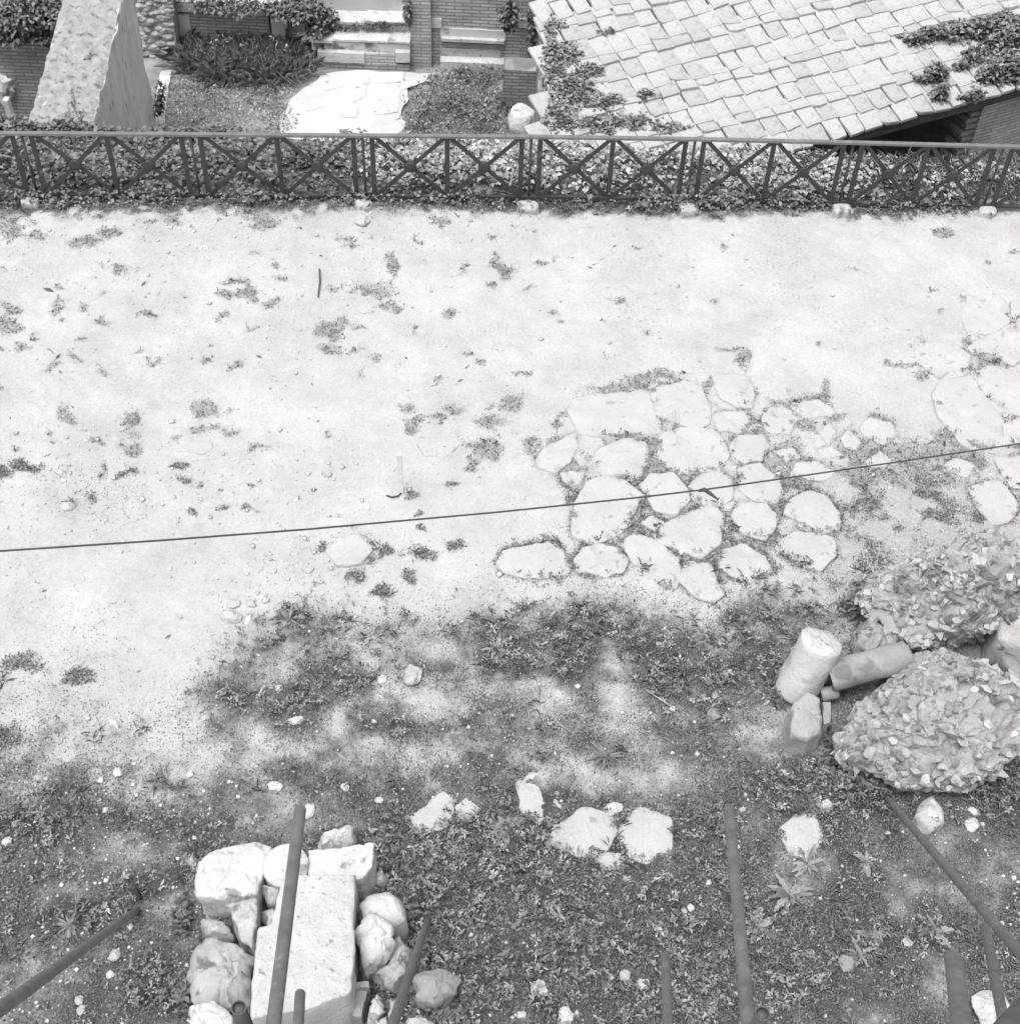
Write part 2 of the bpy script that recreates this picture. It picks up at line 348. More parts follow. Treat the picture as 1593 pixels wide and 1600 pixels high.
# ------------------------------------------------------------------ where weeds and dark soil lie
B_X = [-400, 0, 140, 250, 310, 345, 420, 480, 600, 690, 780, 900, 1000, 1100, 1200, 1300, 1400, 1500, 2000]
B_Y = [1100, 1090, 1100, 1095, 1050, 1000, 945, 930, 965, 935, 900, 885, 895, 925, 890, 885, 850, 840, 800]
UP = [(17,510,15,14),(15,480,10,6),(40,545,8,6),(81,568,9,6),(118,565,7,5),(184,422,12,10),(130,375,18,8),(170,365,11,7),(88,480,10,12),(230,495,14,4),
 (352,458,14,7),(388,457,14,9),(421,473,12,7),(350,495,8,9),(362,440,20,4),(216,548,5,4),(320,637,18,8),(322,665,26,7),(360,675,20,5),(103,653,10,12),(205,663,16,18),
 (208,700,18,8),(152,690,9,6),(77,678,6,5),(83,692,6,4),(520,520,20,10),(515,545,18,8),(615,415,7,16),(590,452,26,12),(602,482,20,8),(625,483,8,4),(700,487,10,5),(580,567,8,8),
 (778,409,10,8),(790,425,12,8),(768,443,8,5),(747,565,10,8),(637,640,12,10),(655,660,14,9),(712,640,12,7),(795,630,18,12),(772,660,22,12),(758,705,20,14),(735,728,12,10),(830,692,12,14),
 (877,648,10,5),(875,663,10,5),(895,775,16,16),(960,607,45,6),(1000,592,30,7),(1040,586,22,6),(1105,605,8,20),(1160,560,10,14),(1140,546,22,4),(1295,607,8,18),(1258,662,14,10),(1445,585,15,9),
 (1420,570,18,4),(415,347,18,12),(20,355,22,14),(270,342,14,9),(60,365,14,6),(1470,365,14,8),(1480,680,20,14),(1510,700,22,12),(1540,565,18,8),(500,852,9,8),(600,860,12,7),(660,862,22,9),(715,850,16,10),
 (555,905,12,8),(600,925,14,8),(640,900,10,6),(575,870,8,10),(1130,870,14,10),(1190,650,8,8),(1000,690,14,6),(895,735,10,8),(520,455,6,4),(330,560,12,4),(370,572,14,4),(108,790,10,5),(50,730,25,6),(10,745,16,9),
 (1510,540,10,10),(1500,600,10,6),(1390,570,12,4),(1310,650,16,5),(1225,565,5,3),(1060,450,5,3),(690,345,12,5),(1130,385,8,4),(940,500,6,3),(40,1040,30,14),(20,1150,22,20),(120,1060,20,10),(1480,745,22,14),(1525,720,14,10)]
DENSE = [(470,965,60,35),(420,1000,50,30),(360,1050,45,40),(400,1100,70,25),(540,985,70,25),(530,1050,40,25),(770,1010,32,35),(760,965,25,25),(1020,1020,60,50),(1180,1030,50,60),(1210,950,60,30),(1330,930,55,30),(1300,870,55,18),
 (640,1030,40,20),(590,1120,30,20),(880,960,60,20),(900,1040,60,40),(1250,1240,40,35),(1330,1250,50,40),(1570,1230,40,50),(690,1330,80,40),(790,1300,60,45),(800,1380,120,50),(1000,1450,100,50),(1110,1340,40,50),(700,1450,60,60),(860,1530,100,60),
 (1100,1540,80,50),(1350,1400,40,25),(1370,1470,40,20),(1180,1450,40,30),(1250,1540,70,40),(1460,1460,30,20),(130,1440,60,20),(60,1290,50,25),(250,1540,40,30),(250,1380,40,20),(270,1370,40,14),(590,1330,30,40),(1520,890,20,30),(1500,790,30,20),(1460,820,24,20),(640,1560,40,40),(760,1560,60,40)]
BARE = [(700,1025,45,22),(870,1090,40,20),(930,1060,30,30),(970,1225,80,25),(470,1180,80,20),(560,1160,50,18),(265,1400,30,20),(1530,1345,45,45),(1215,1150,40,30),(650,1100,50,18),(300,1200,80,40),(200,1160,120,40),(90,1180,60,20),(960,1090,30,20),
 (780,1070,30,14),(1280,1360,60,50),(740,1170,60,18),(1050,1220,40,20),(1480,1330,30,30),(1420,1390,40,24),(60,1540,60,40),(190,1330,60,30),(1400,770,60,40),(1350,820,40,24),(430,1260,60,30)]
_r = np.random.default_rng(5)
UP += [(float(a), float(b), float(c), float(d)) for a, b, c, d in zip(_r.uniform(-40, 820, 75) , _r.uniform(350, 830, 75), _r.uniform(3, 12, 75), _r.uniform(2, 6, 75))]
UP += [(float(a), float(b), float(c), float(d)) for a, b, c, d in zip(_r.uniform(820, 1600, 22) , _r.uniform(345, 560, 22), _r.uniform(3, 9, 22), _r.uniform(2, 4, 22))]
BLOB = {'up': np.array(UP, float), 'dense': np.array(DENSE, float), 'bare': np.array(BARE, float)}
def blobs(key, px, py):
    o = np.zeros_like(px)
    for cx, cy, rx, ry in BLOB[key]:
        m = (np.abs(px - cx) < 1.7 * rx) & (np.abs(py - cy) < 1.7 * ry)
        if m.any():
            d = ((px[m] - cx) / rx) ** 2 + ((py[m] - cy) / ry) ** 2; o[m] = np.maximum(o[m], np.exp(-d * .55))
    return o
PAVE = []           # filled below, picture outlines of the paving stones
def pave_dist(px, py):
    """distance in picture pixels to the nearest paving stone edge, negative inside"""
    best = np.full(px.shape, 999.)
    for P in PAVE:
        P = np.asarray(P); x0, y0 = P.min(0) - 30; x1, y1 = P.max(0) + 30
        m = (px > x0) & (px < x1) & (py > y0) & (py < y1)
        if not m.any(): continue
        qx, qy = px[m], py[m]; d = np.full(qx.shape, 1e9); ins = np.zeros(qx.shape, bool)
        for (ax, ay), (bx, by) in zip(P, np.roll(P, -1, 0)):
            ex, ey = bx - ax, by - ay; t = np.clip(((qx - ax) * ex + (qy - ay) * ey) / (ex * ex + ey * ey + 1e-9), 0, 1)
            d = np.minimum(d, np.hypot(qx - ax - t * ex, qy - ay - t * ey))
            c = ((ay > qy) != (by > qy)) & (qx < (bx - ax) * (qy - ay) / (by - ay + 1e-12) + ax); ins ^= c
        best[m] = np.minimum(best[m], np.where(ins, -d, d))
    return best
def fields(x, y):
    px, py = proj(np.stack([x, y, np.zeros_like(x)], -1))
    n1 = fbm(x * .9, y * .9, s=3) - .5; n2 = fbm(x * 2.6, y * 2.6, s=5); n3 = fbm(x * 7, y * 7, s=8)
    qx = px + (fbm(x * 6, y * 6, s=21) - .5) * 34; qy = py + (fbm(x * 6, y * 6, s=22) - .5) * 24
    lower = sst(-50, 120, qy + n1 * 110 - np.interp(qx, B_X, B_Y))
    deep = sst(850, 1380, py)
    up = .9 * sst(.16, .75, blobs('up', qx, qy) * (.4 + 1.2 * n3))
    de = blobs('dense', qx, qy); ba = blobs('bare', qx, qy)
    pd = pave_dist(px, py)
    joint = .95 * np.where(pd > -1, np.exp(-(np.maximum(pd, 0) / 10) ** 2), 0) * (1 - .8 * sst(800, 700, px)) * sst(.42, .58, n2 * .6 + n3 * .25 + .22 * sst(560, 900, py) + .06 * sst(900, 1300, px))
    zone = np.exp(-(((px - 1050) / 240) ** 2 + ((py - 770) / 150) ** 2) * 1.1) + .8 * np.exp(-(((px - 1420) / 220) ** 2 + ((py - 790) / 120) ** 2))
    joint = np.maximum(joint, np.where(pd > 0, 1, 0) * sst(.38, .7, zone * (.35 + .9 * n2) + .12 * (n3 - .5)) * sst(.40, .56, n2 * .5 + n3 * .5) * .85)
    rightmid = sst(1150, 1260, px) * sst(640, 720, py) * (1 - lower) * sst(.42, .62, n2)
    fringe = sst(352, 318, qy + n1 * 30) * sst(.36, .6, n3 + .25 * sst(345, 315, py))
    turf = np.clip(lower * (.22 + 1.3 * (n2 - .35) + .42 * deep), 0, 1) * (1 - .7 * ba)
    faint = .09 * sst(.52, .68, fbm(x * 1.2, y * 1.2, s=31)) * (1 - lower)
    turf = np.maximum.reduce([turf, up, joint, rightmid, fringe, faint])
    leafy = np.clip(lower * sst(.42, .7, n2 * .55 + n3 * .45 + .05 * deep) * .55 + de * (.75 + n3 * .9) * lower, 0, 1) * (1 - .85 * ba)
    leafy = np.maximum(leafy, np.maximum(np.maximum(joint * .6, fringe * .9), np.maximum(up * .3, rightmid * .2)))
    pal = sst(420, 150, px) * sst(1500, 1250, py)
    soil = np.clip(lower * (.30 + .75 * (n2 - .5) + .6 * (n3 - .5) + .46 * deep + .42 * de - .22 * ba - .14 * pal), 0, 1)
    soil = np.maximum.reduce([soil, up * .44, joint * .5, np.where(pd > -1, 1, 0) * np.exp(-(np.maximum(pd, 0) / 7) ** 2) * sst(540, 640, py) * sst(820, 880, px) * (.16 + .5 * n2), rightmid * .42, fringe * .8, .28 * sst(1150, 1280, px) * sst(650, 760, py)])
    soil = np.maximum(soil, .13 * sst(620, 250, px) * sst(.45, .62, n2) * sst(880, 800, py))
    left = sst(330, 120, px) * sst(930, 1140, py) * (1 - lower) * sst(.4, .6, n2) * .35
    soil = np.maximum(soil, left)
    out = (pd < -2); turf = np.where(out, 0, turf); leafy = np.where(out, 0, leafy)
    return px, py, turf, leafy, soil

# ------------------------------------------------------------------ paving stone outlines
Z7 = [[(450,330),(480,275),(600,255),(800,235),(855,265),(880,370),(905,430),(700,470),(500,445)],
 [(865,240),(930,205),(1030,185),(1100,205),(1155,320),(1130,390),(1080,415),(960,380),(900,350)],
 [(1170,165),(1240,148),(1350,150),(1385,250),(1370,310),(1290,305),(1215,260)],
 [(1180,360),(1230,340),(1340,340),(1375,390),(1300,440),(1210,430)],
 [(265,585),(300,520),(460,450),(475,510),(420,600),(370,640),(290,615)],
 [(540,590),(600,530),(740,485),(820,500),(830,600),(800,690),(620,660)],
 [(890,590),(910,480),(1010,432),(1160,450),(1230,520),(1250,570),(1180,640),(1000,660),(920,640)],
 [(1270,520),(1285,465),(1430,458),(1450,520),(1420,595),(1285,600)],
 [(385,665),(440,645),(510,640),(490,710),(440,725),(400,700)],
 [(455,960),(465,830),(530,710),(600,690),(700,710),(790,780),(740,890),(690,960),(560,1010),(480,985)],
 [(800,730),(860,680),(960,672),(1030,740),(1045,810),(970,870),(870,850)],
 [(1048,740),(1080,680),(1200,650),(1270,700),(1260,790),(1170,830),(1080,800)],
 [(1310,640),(1420,615),(1500,680),(1535,740),(1500,805),(1400,795),(1320,740)],
 [(890,980),(960,910),(1100,850),(1180,838),(1230,890),(1200,980),(1200,1030),(1100,1090),(990,1050),(910,1020)],
 [(1285,880),(1310,812),(1420,820),(1500,870),(1490,930),(1440,995),(1340,970)],
 [(60,1120),(100,1060),(320,1025),(380,1060),(415,1160),(370,1195),(250,1195),(100,1160)],
 [(455,1120),(490,1050),(580,1025),(680,1050),(715,1120),(700,1170),(600,1180),(480,1165)],
 [(700,1040),(760,985),(860,1010),(1000,1110),(1000,1170),(970,1240),(880,1200),(780,1130)],
 [(1020,1170),(1060,1125),(1160,1130),(1200,1210),(1210,1290),(1170,1320),(1060,1270),(1015,1220)],
 [(1195,1120),(1230,1060),(1340,1025),(1420,1070),(1490,1165),(1370,1210),(1260,1190)],
 [(800,930),(850,890),(930,930),(870,965)]]
Z8 = [[(30,760),(80,700),(150,695),(220,760),(170,830),(60,825)],[(190,680),(330,655),(410,710),(400,745),(260,750)],[(560,815),(620,755),(720,780),(745,830),(680,885),(600,860)],
 [(455,860),(490,825),(570,880),(545,925),(480,905)],[(345,830),(390,780),(430,830),(400,890)],[(330,920),(400,900),(470,950),(380,960)],[(595,970),(660,920),(720,965),(690,1005),(610,1005)],
 [(190,1060),(230,990),(330,990),(430,1040),(380,1080),(230,1085)],[(160,1260),(190,1200),(290,1150),(370,1180),(445,1260),(440,1340),(350,1370),(250,1310)],
 [(125,1440),(200,1360),(300,1365),(400,1400),(420,1480),(340,1555),(230,1540),(150,1490)],[(1100,200),(1130,115),(1280,110),(1350,160),(1335,250),(1240,300),(1120,280)],
 [(1362,140),(1406,110),(1500,120),(1500,300),(1375,290)],[(1145,380),(1280,300),(1440,315),(1470,400),(1360,470),(1280,430),(1240,400),(1170,410)],
 [(855,400),(900,355),(1040,350),(1130,420),(1130,500),(1080,525),(1040,490),(980,530),(900,470)],[(1160,510),(1270,475),(1406,520),(1480,600),(1450,730),(1340,755),(1240,640)],
 [(960,640),(1000,570),(1100,560),(1200,630),(1310,770),(1320,870),(1250,920),(1170,900),(1080,850),(990,740)],[(1328,785),(1440,750),(1520,770),(1500,900),(1340,890)],
 [(1020,990),(1060,965),(1150,1000),(1180,1030),(1110,1055),(1040,1035)],[(1140,1120),(1280,1090),(1340,1140),(1390,1230),(1350,1290),(1250,1310),(1180,1220)],
 [(1280,970),(1420,960),(1500,1130),(1360,1120),(1290,1010)],[(110,930),(190,910),(240,960),(160,980)]]
Z3 = [[(120,380),(210,300),(290,245),(350,290),(300,420),(150,450)],[(350,300),(450,235),(480,290),(470,360),(380,390)],[(670,190),(740,145),(800,175),(840,270),(895,330),(880,370),(780,400),(670,350)],
 [(800,490),(870,405),(990,330),(1120,360),(1160,440),(1100,530),(960,560)],[(1168,430),(1200,370),(1280,325),(1410,370),(1430,480),(1395,570),(1310,590),(1200,550)],[(1040,590),(1080,545),(1190,540),(1195,630),(1080,630)]]
Z2 = [[(620,250),(680,190),(760,195),(790,290),(740,360),(660,330)],[(765,130),(810,110),(845,150),(800,185)]]
for Z, s, ox, oy in ((Z7, 3.319, 760, 540), (Z8, 3.404, 1180, 430), (Z3, 3.186, 600, 1160), (Z2, 2.5987, 980, 1200)):
    for P in Z: PAVE.append([(x / s + ox, y / s + oy) for x, y in P])
PAVE += [[(268,692),(290,674),(320,676),(334,692),(318,702),(280,702)], [(512,858),(530,838),(560,836),(578,852),(566,878),(530,880)], [(652,690),(668,668),(700,664),(722,690),(700,706),(668,708)]]

# ------------------------------------------------------------------ ground
FENCE_Z = 1.0
GX = [33, 297, 566, 830, 1086, 1333.6, 1568]; GY = [208.5, 210, 212, 213.8, 217.5, 223, 229]
FP = np.array([W(a, b, FENCE_Z) for a, b in zip(GX, GY)])
FP = np.vstack([2 * FP[0] - FP[1], FP, 2 * FP[-1] - FP[-2]])
def fence_y(x): return np.interp(x, FP[:, 0], FP[:, 1])
def relief(x, y):
    h = (fbm(x * .5, y * .5, s=40) - .5) * .10 + (fbm(x * 2.4, y * 2.4, s=41) - .5) * .06 + (fbm(x * 9, y * 9, s=42, o=4) - .5) * .03
    b = sst(.25, 1.3, y - fence_y(x)); h = h + b * .2 * (fbm(x * 1.3, y * 1.3, s=44) - .5) - .62 * sst(.45, 2.1, y - fence_y(x))
    return h
GXR, GYR = (-11., 11.), (1.0, 17.3)
nx, ny = 560, 470
gx, gy = np.meshgrid(np.linspace(*GXR, nx), np.linspace(*GYR, ny)); gx = gx.ravel(); gy = gy.ravel()
gpx, gpy, turf, leafy, soil = fields(gx, gy)
gz = relief(gx, gy)
bank = sst(.12, .5, gy - fence_y(gx)); soil = np.maximum(soil, bank * (.95 - .4 * sst(540, 640, gpx) * sst(.4, .6, fbm(gx * 2, gy * 2, s=95))))
idx = np.arange(nx * ny).reshape(ny, nx)
F = np.stack([idx[:-1, :-1], idx[:-1, 1:], idx[1:, 1:], idx[1:, :-1]], -1).reshape(-1, 4)
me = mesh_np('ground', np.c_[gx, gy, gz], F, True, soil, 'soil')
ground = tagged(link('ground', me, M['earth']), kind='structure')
# the terrace goes on outside, and the excavated level below reaches the horizon
mb = MB(); z = -.03
for x0, x1, y0, y1 in ((-300, -11.02, -300, 17.3), (11.02, 300, -300, 17.3), (-11.02, 11.02, -300, 1.02)):
    mb.add([(x0, y0, z), (x1, y0, z), (x1, y1, z), (x0, y1, z)], [(0, 1, 2, 3)])
tagged(link('outer_ground', mb.mesh('outer_ground'), M['earth']), kind='structure')
ZF = -3.5
mb = MB(); mb.add([(-400, 17.0, ZF - .02), (400, 17.0, ZF - .02), (400, 900, ZF - .02), (-400, 900, ZF - .02)], [(0, 1, 2, 3)])
tagged(link('excavated_terrain', mb.mesh('excavated_terrain'), M['court']), kind='structure')
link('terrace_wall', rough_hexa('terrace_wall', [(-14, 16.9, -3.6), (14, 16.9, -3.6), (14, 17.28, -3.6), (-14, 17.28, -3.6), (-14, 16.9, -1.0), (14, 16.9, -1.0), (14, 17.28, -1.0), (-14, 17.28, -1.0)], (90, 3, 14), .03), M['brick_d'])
tagged(bpy.data.objects['terrace_wall'], 'rough retaining wall under the ivy bank behind the iron fence', 'wall')

for k, P in enumerate(PAVE):
    P = np.array(P); w_ = W(P[:, 0], P[:, 1], .03)[:, :2]; c = w_.mean(0)
    hz = float(relief(c[:1], c[1:2])[0])
    low = P[:, 1].mean() > 1180 or k in (3, 20, 22, 25, 26) or k > 49
    me = stone_mesh('paving_stone', w_, hz - .12, hz + (.018 if low else .026) + random.uniform(-.006, .006), .022, .05, .004, (random.uniform(-.02, .02), random.uniform(-.02, .02)), 60, k + 3, .04, 5, 1, .016, 1.14)
    link('paving_stone', me, M['paver'], ground)

# ------------------------------------------------------------------ the excavated court behind the fence
def fbox(name, px0, py0, px1, py1, Y, dep, m, parent=None, rough=0, z0=None):
    """a block whose front face, at distance Y, covers the picture rectangle"""
    a = WY(px0, (py0 + py1) / 2, Y); b = WY(px1, (py0 + py1) / 2, Y); zt = WY((px0 + px1) / 2, py0, Y)[2]; zb = WY((px0 + px1) / 2, py1, Y)[2] if z0 is None else z0
    x0, x1 = a[0], b[0]; c = [(x0, Y, zb), (x1, Y, zb), (x1, Y + dep, zb), (x0, Y + dep, zb), (x0, Y, zt), (x1, Y, zt), (x1, Y + dep, zt), (x0, Y + dep, zt)]
    L = [x1 - x0, dep, zt - zb]; n = [max(1, int(abs(l) / .09)) for l in L]
    return link(name, rough_hexa(name, c, n, rough, 3., len(name)), m, parent)
# long thick wall running away from the fence
ZT = -.7
tl, tr = W(42, 206, ZT), W(146, 206, ZT); fl, fr = W(112, -40, ZT), W(201, -40, ZT)
near = lambda p, q: p + (q - p) * ((17.3 - p[1]) / (q[1] - p[1]))
tl, tr = near(tl, fl), near(tr, fr)
d0 = np.array([0, 0, ZF - .1 - ZT])
wl = empty('ruined_wall', ((tl + tr) / 2 + d0)); tagged(wl, 'thick ruined wall with pale rubble top running back at left', 'wall')
c = np.array([tl + d0, tr + d0, fr + d0, fl + d0, tl, tr, fr, fl]) - np.array([0, 0, 0]); 
o = link('core', rough_hexa('core', c, (10, 60, 28), .04, 2.5, 5), M['wallface'], wl); o.matrix_parent_inverse = Matrix.Translation(-Vector(wl.location))
u, v = np.meshgrid(np.linspace(.0, 1., 40), np.linspace(0, 1, 150)); u = u.ravel()[:, None]; v = v.ravel()[:, None]
P = (tl * (1 - u) + tr * u) * (1 - v) + (fl * (1 - u) + fr * u) * v
e = np.minimum(u, 1 - u)[:, 0]; P[:, 2] += .02 + .05 * sst(0, .12, e) + (fbm(P[:, 0] * 5, P[:, 1] * 5, s=61) - .5) * .16 + (fbm(P[:, 0] * 18, P[:, 1] * 18, s=62) - .5) * .07
I = np.arange(6000).reshape(150, 40); Fq = np.stack([I[:-1, :-1], I[:-1, 1:], I[1:, 1:], I[1:, :-1]], -1).reshape(-1, 4)
o = link('rubble_top', mesh_np('rubble_top', P, Fq, True), M['walltop'], wl); o.matrix_parent_inverse = Matrix.Translation(-Vector(wl.location))
# brick wall left of it
YL = 20.9
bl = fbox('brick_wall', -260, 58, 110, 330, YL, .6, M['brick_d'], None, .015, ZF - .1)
tagged(bl, 'dark thin brick wall at the left edge under hanging ivy', 'wall')
pl = fbox('pale_post', 12, 158, 20, 215, 19.6, .12, M['marble'], None, .01, ZF - .1); tagged(pl, 'narrow pale stone post before the dark brick wall at left', 'post')
a = WY(8, 128, YL); 
me = boulder_mesh('masonry_lump', (a[0] - .05, YL - .02, a[2] - .12), (.26, .12, .34), 77, 4, .2)
tagged(link('masonry_lump', me, M['plaster']), 'broken plaster lump on the dark brick wall at left edge', 'masonry')
# rubble stub
st = empty('rubble_pier', WY(245, 100, 23.5)); tagged(st, 'pale pier of rubble stones beside the low brick wall', 'wall')
o = fbox('core', 218, -60, 269, 101, 23.55, .7, M['mortar'], None, .03, ZF - .1); o.parent = st; o.matrix_parent_inverse = Matrix.Translation(-Vector(st.location))
Vs, Fs = [], []; nv = 0
for k in range(190):
    p = WY(random.uniform(219, 268), random.uniform(-50, 100), 23.55); r = random.uniform(.035, .085)
    V, F_ = ICO[2]; V = facet(V, k, 7, .8) * np.array([r * 1.3, r * .8, r * .8]) + p; Vs.append(V); Fs += [tuple(i + nv for i in f) for f in F_]; nv += len(V)
o = link('rubble_stones', mesh_py('rubble_stones', np.vstack(Vs), Fs), M['limestone'], st); o.matrix_parent_inverse = Matrix.Translation(-Vector(st.location)); o['kind'] = 'stuff'
# low brick wall, coping, jambs
Yb = 23.95
lb = empty('low_brick_wall', WY(360, 95, Yb)); tagged(lb, 'low brick wall with pale end blocks behind the tall weeds', 'wall'); LB = Matrix.Translation(-Vector(lb.location))
for nm, a_, m_ , yy, dp in (('brick_face', (296, 22, 424, 120), 'brick', Yb, .4), ('coping', (268, 6, 445, 21.5), 'wallface', Yb - .03, .6), ('end_block', (276, 24, 297.5, 60), 'plaster', Yb - .02, .4), ('end_block', (275, 61, 297.5, 96), 'plaster', Yb - .015, .4), ('end_block', (424, 23, 443, 60), 'plaster', Yb - .02, .4)):
    o = fbox(nm, *a_, yy, dp, M[m_], None, .012, ZF - .1 if nm == 'brick_face' else None); o.parent = lb; o.matrix_parent_inverse = LB
hill = fbox('back_bank', 180, -60, 560, 5, Yb + .6, 3, M['court'], None, .1, ZF - .1); tagged(hill, kind='structure'); hill.name = 'back_terrain'
# marble steps
sp = empty('marble_steps', W(568, 108, ZF)); tagged(sp, 'flight of broken white marble steps rising behind the court', 'steps'); SPI = Matrix.Translation(-Vector(sp.location))
def steppart(nm, *a_, **k):
    o = fbox(nm, *a_, **k); o.parent = sp; o.matrix_parent_inverse = SPI; return o
Y0 = W(568, 108, ZF)[1]; z1 = WY(568, 82, Y0)[2]; Y1 = W(568, 78, z1)[1]; z2 = WY(568, 65, Y1)[2]; Y2 = W(568, 50, z2)[1]; z3 = WY(568, 36, Y2)[2]; Y3 = W(568, 20, z3)[1]
steppart('brick_base', 490, 98.5, 640, 108, Y0, Y1 - Y0 + .5, M['brick'], rough=.01, z0=ZF - .1)
steppart('marble_slab', 497, 83, 569, 98, Y0 - .03, .5, M['marble'], rough=.012)
steppart('brick_fill', 569.5, 84, 617, 98, Y0 + .02, .5, M['brick_l'], rough=.012)
steppart('marble_slab', 617.5, 82, 640, 98, Y0 - .03, .5, M['marble'], rough=.012)
steppart('riser', 488, 67, 640, 81, Y1, 1.2, M['plaster'], rough=.02)
steppart('tread', 488, 63, 520, 67, Y1 - .05, Y2 - Y1 + .3, M['marble'], rough=.012)
steppart('tread', 520.5, 64, 640, 67, Y1 - .04, Y2 - Y1 + .3, M['marble'], rough=.02)
steppart('riser', 490, 38, 640, 63, Y2, 1.5, M['wallface'], rough=.03)
steppart('tread', 490, 34, 570, 38, Y2 - .05, Y3 - Y2 + .3, M['marble'], rough=.02)
steppart('tread', 570.5, 34.5, 640, 38.2, Y2 - .04, Y3 - Y2 + .3, M['marble'], rough=.02)
steppart('back_wall', 495, -60, 640, 33.5, Y3, .5, M['slab'], rough=.02)
# brick pier and wall to the right
Yr = W(700, 106, ZF)[1]
bp_ = empty('brick_pier', WY(660, 105, Yr)); tagged(bp_, 'tall brick pier between the marble steps and recessed brick wall', 'wall'); 
o = fbox('core', 640, -60, 673, 108, Yr, .9, M['brick_l'], None, .012, ZF - .1); o.parent = bp_; o.matrix_parent_inverse = Matrix.Translation(-Vector(bp_.location))
bw_ = empty('brick_wall', WY(750, 105, Yr + .12)); tagged(bw_, 'brick wall with plaster panel and square white stones beside the tiled roof', 'wall'); BWI = Matrix.Translation(-Vector(bw_.location))
for nm, a_, yy, dp, m_ in (('brick_face', (673.5, -60, 846, 108), Yr + .12, .6, 'brick'), ('white_stone', (674, 30, 690, 44), Yr + .09, .3, 'marble'), ('white_stone', (811, 30, 827, 44), Yr + .09, .3, 'limestone'),
                           ('plaster_panel', (688, 46, 790, 62), Yr + .1, .2, 'plaster'), ('moulding', (689, 62.3, 788, 67), Yr + .02, .2, 'marble'), ('plaster_panel', (690, 68, 786, 76), Yr + .08, .2, 'greystone'),
                           ('marble_panel', (688, 77, 782, 95), Yr + .07, .2, 'limestone'), ('kerb', (688, 99, 815, 106), Yr - .12, .3, 'marble')):
    o = fbox(nm, *a_, yy, dp, M[m_], None, .012, ZF - .1 if nm in ('brick_face', 'kerb') else None); o.parent = bw_; o.matrix_parent_inverse = BWI
# marble paved floor
def flat(name, poly, z, th, m, rough=.01, parent=None, seed=3):
    P = np.array(poly, float); w_ = W(P[:, 0], P[:, 1], z)[:, :2]
    me = stone_mesh(name, w_, z - th, z, .02, rough, 0, (0, 0), 90, seed, 0.0, 2.5)
    for v in me.vertices: v.co.z = z - th if v.co.z < z - th * .6 else z + .02 * (v.co.z - z)
    return link(name, me, m, parent)
fl_ = flat('court_floor', [(432, 200), (445, 170), (470, 140), (505, 112), (560, 109), (640, 110), (684, 113), (676, 128), (640, 134), (633, 160), (630, 190), (622, 215), (560, 230), (440, 230)], ZF + .05, .12, M['slab'], .16)
tagged(fl_, kind='structure')
for k, P in enumerate([[(500, 128), (530, 121), (538, 134), (508, 142)], [(546, 134), (575, 130), (570, 150), (552, 160)], [(585, 112), (634, 112), (628, 128), (588, 130)], [(470, 160), (495, 152), (505, 166), (478, 174)], [(575, 150), (625, 140), (622, 175), (585, 180)], [(566, 124), (577, 122), (577, 129), (567, 130)], [(530, 170), (560, 165), (556, 182), (534, 184)]]):
    flat('marble_slab', P, ZF + .064, .06, M['marble'], .008, fl_, k)
fl2 = flat('pale_strip', [(236, 200), (250, 112), (268, 108), (262, 150), (256, 215)], ZF + .04, .1, M['slab'], .02); fl2.name = 'court_path'; tagged(fl2, kind='structure')
ms = tagged(link('marble_fragment', boulder_mesh('marble_fragment', W(816, 195, -2.9), (.27, .3, .42), 8, 4, .05), M['marble']), 'ribbed white marble fragment standing at the roof\'s left corner', 'stone')
px_, = (1,)
pit = fbox('dark_recess', 786, 110, 838, 150, 22.4, .4, M['brick_d'], None, .02, ZF - .1); pit.name = 'recess_block'; tagged(pit, 'dark block standing in for the shaded recess beside the roof edge', 'wall')  # added block, its dark brick stands in for a shaded recess

# ------------------------------------------------------------------ tiled roof
E1, E2 = W(1290, 216, -1.0), W(1562, 142, -1.0)
ev = E2 - E1; ev[2] = 0; ev /= np.linalg.norm(ev); upd = np.array([-ev[1], ev[0], 0])
SL = math.radians(17); uv = upd * math.cos(SL) + np.array([0, 0, 1]) * math.sin(SL); nv_ = np.cross(ev, uv)
roof = empty('tiled_roof', (E1[0], E1[1], ZF)); tagged(roof, 'broad tiled lean-to roof with pale flat tiles and dark eave beam', 'roof'); RI = Matrix.Translation(-Vector(roof.location))
def rp(s, t, h=0.): return E1 + ev * s + uv * t + nv_ * h
TW = .31
def tile_mesh(seed, L, cut=None):
    r = np.random.default_rng(seed); w2 = TW * .48; th = .046
    out = [(-w2, 0), (w2, 0), (w2, L), (-w2, L)]
    if cut == 1: out = [(-w2, .02), (-w2 * .2, 0), (w2 * .75, .015), (w2, .07), (w2, L), (-w2, L)]
    if cut == 2: out = [(-w2, .09), (-w2 * .6, .02), (w2, 0), (w2, L), (-w2, L)]
    out = np.array(out) + r.normal(size=(len(out), 2)) * .011
    n = len(out); c = out.mean(0); ins = c + (out - c) * np.array([.955, .975])
    bow = lambda q: .010 * (1 - (q[:, 0] / w2) ** 2)
    V = np.vstack([np.c_[out, np.zeros(n) - .004], np.c_[out, np.full(n, th * .72)], np.c_[ins, th + bow(ins)], [[c[0], c[1], th + .009]]])
    F_ = []
    for a in range(2):
        for k in range(n): F_.append((a * n + k, a * n + (k + 1) % n, (a + 1) * n + (k + 1) % n, (a + 1) * n + k))
    for k in range(n): F_.append((2 * n + k, 2 * n + (k + 1) % n, 3 * n))
    F_.append(tuple(range(n - 1, -1, -1)))
    return mesh_py('roof_tile', V, F_)
cyc = [.325, .31, .17]
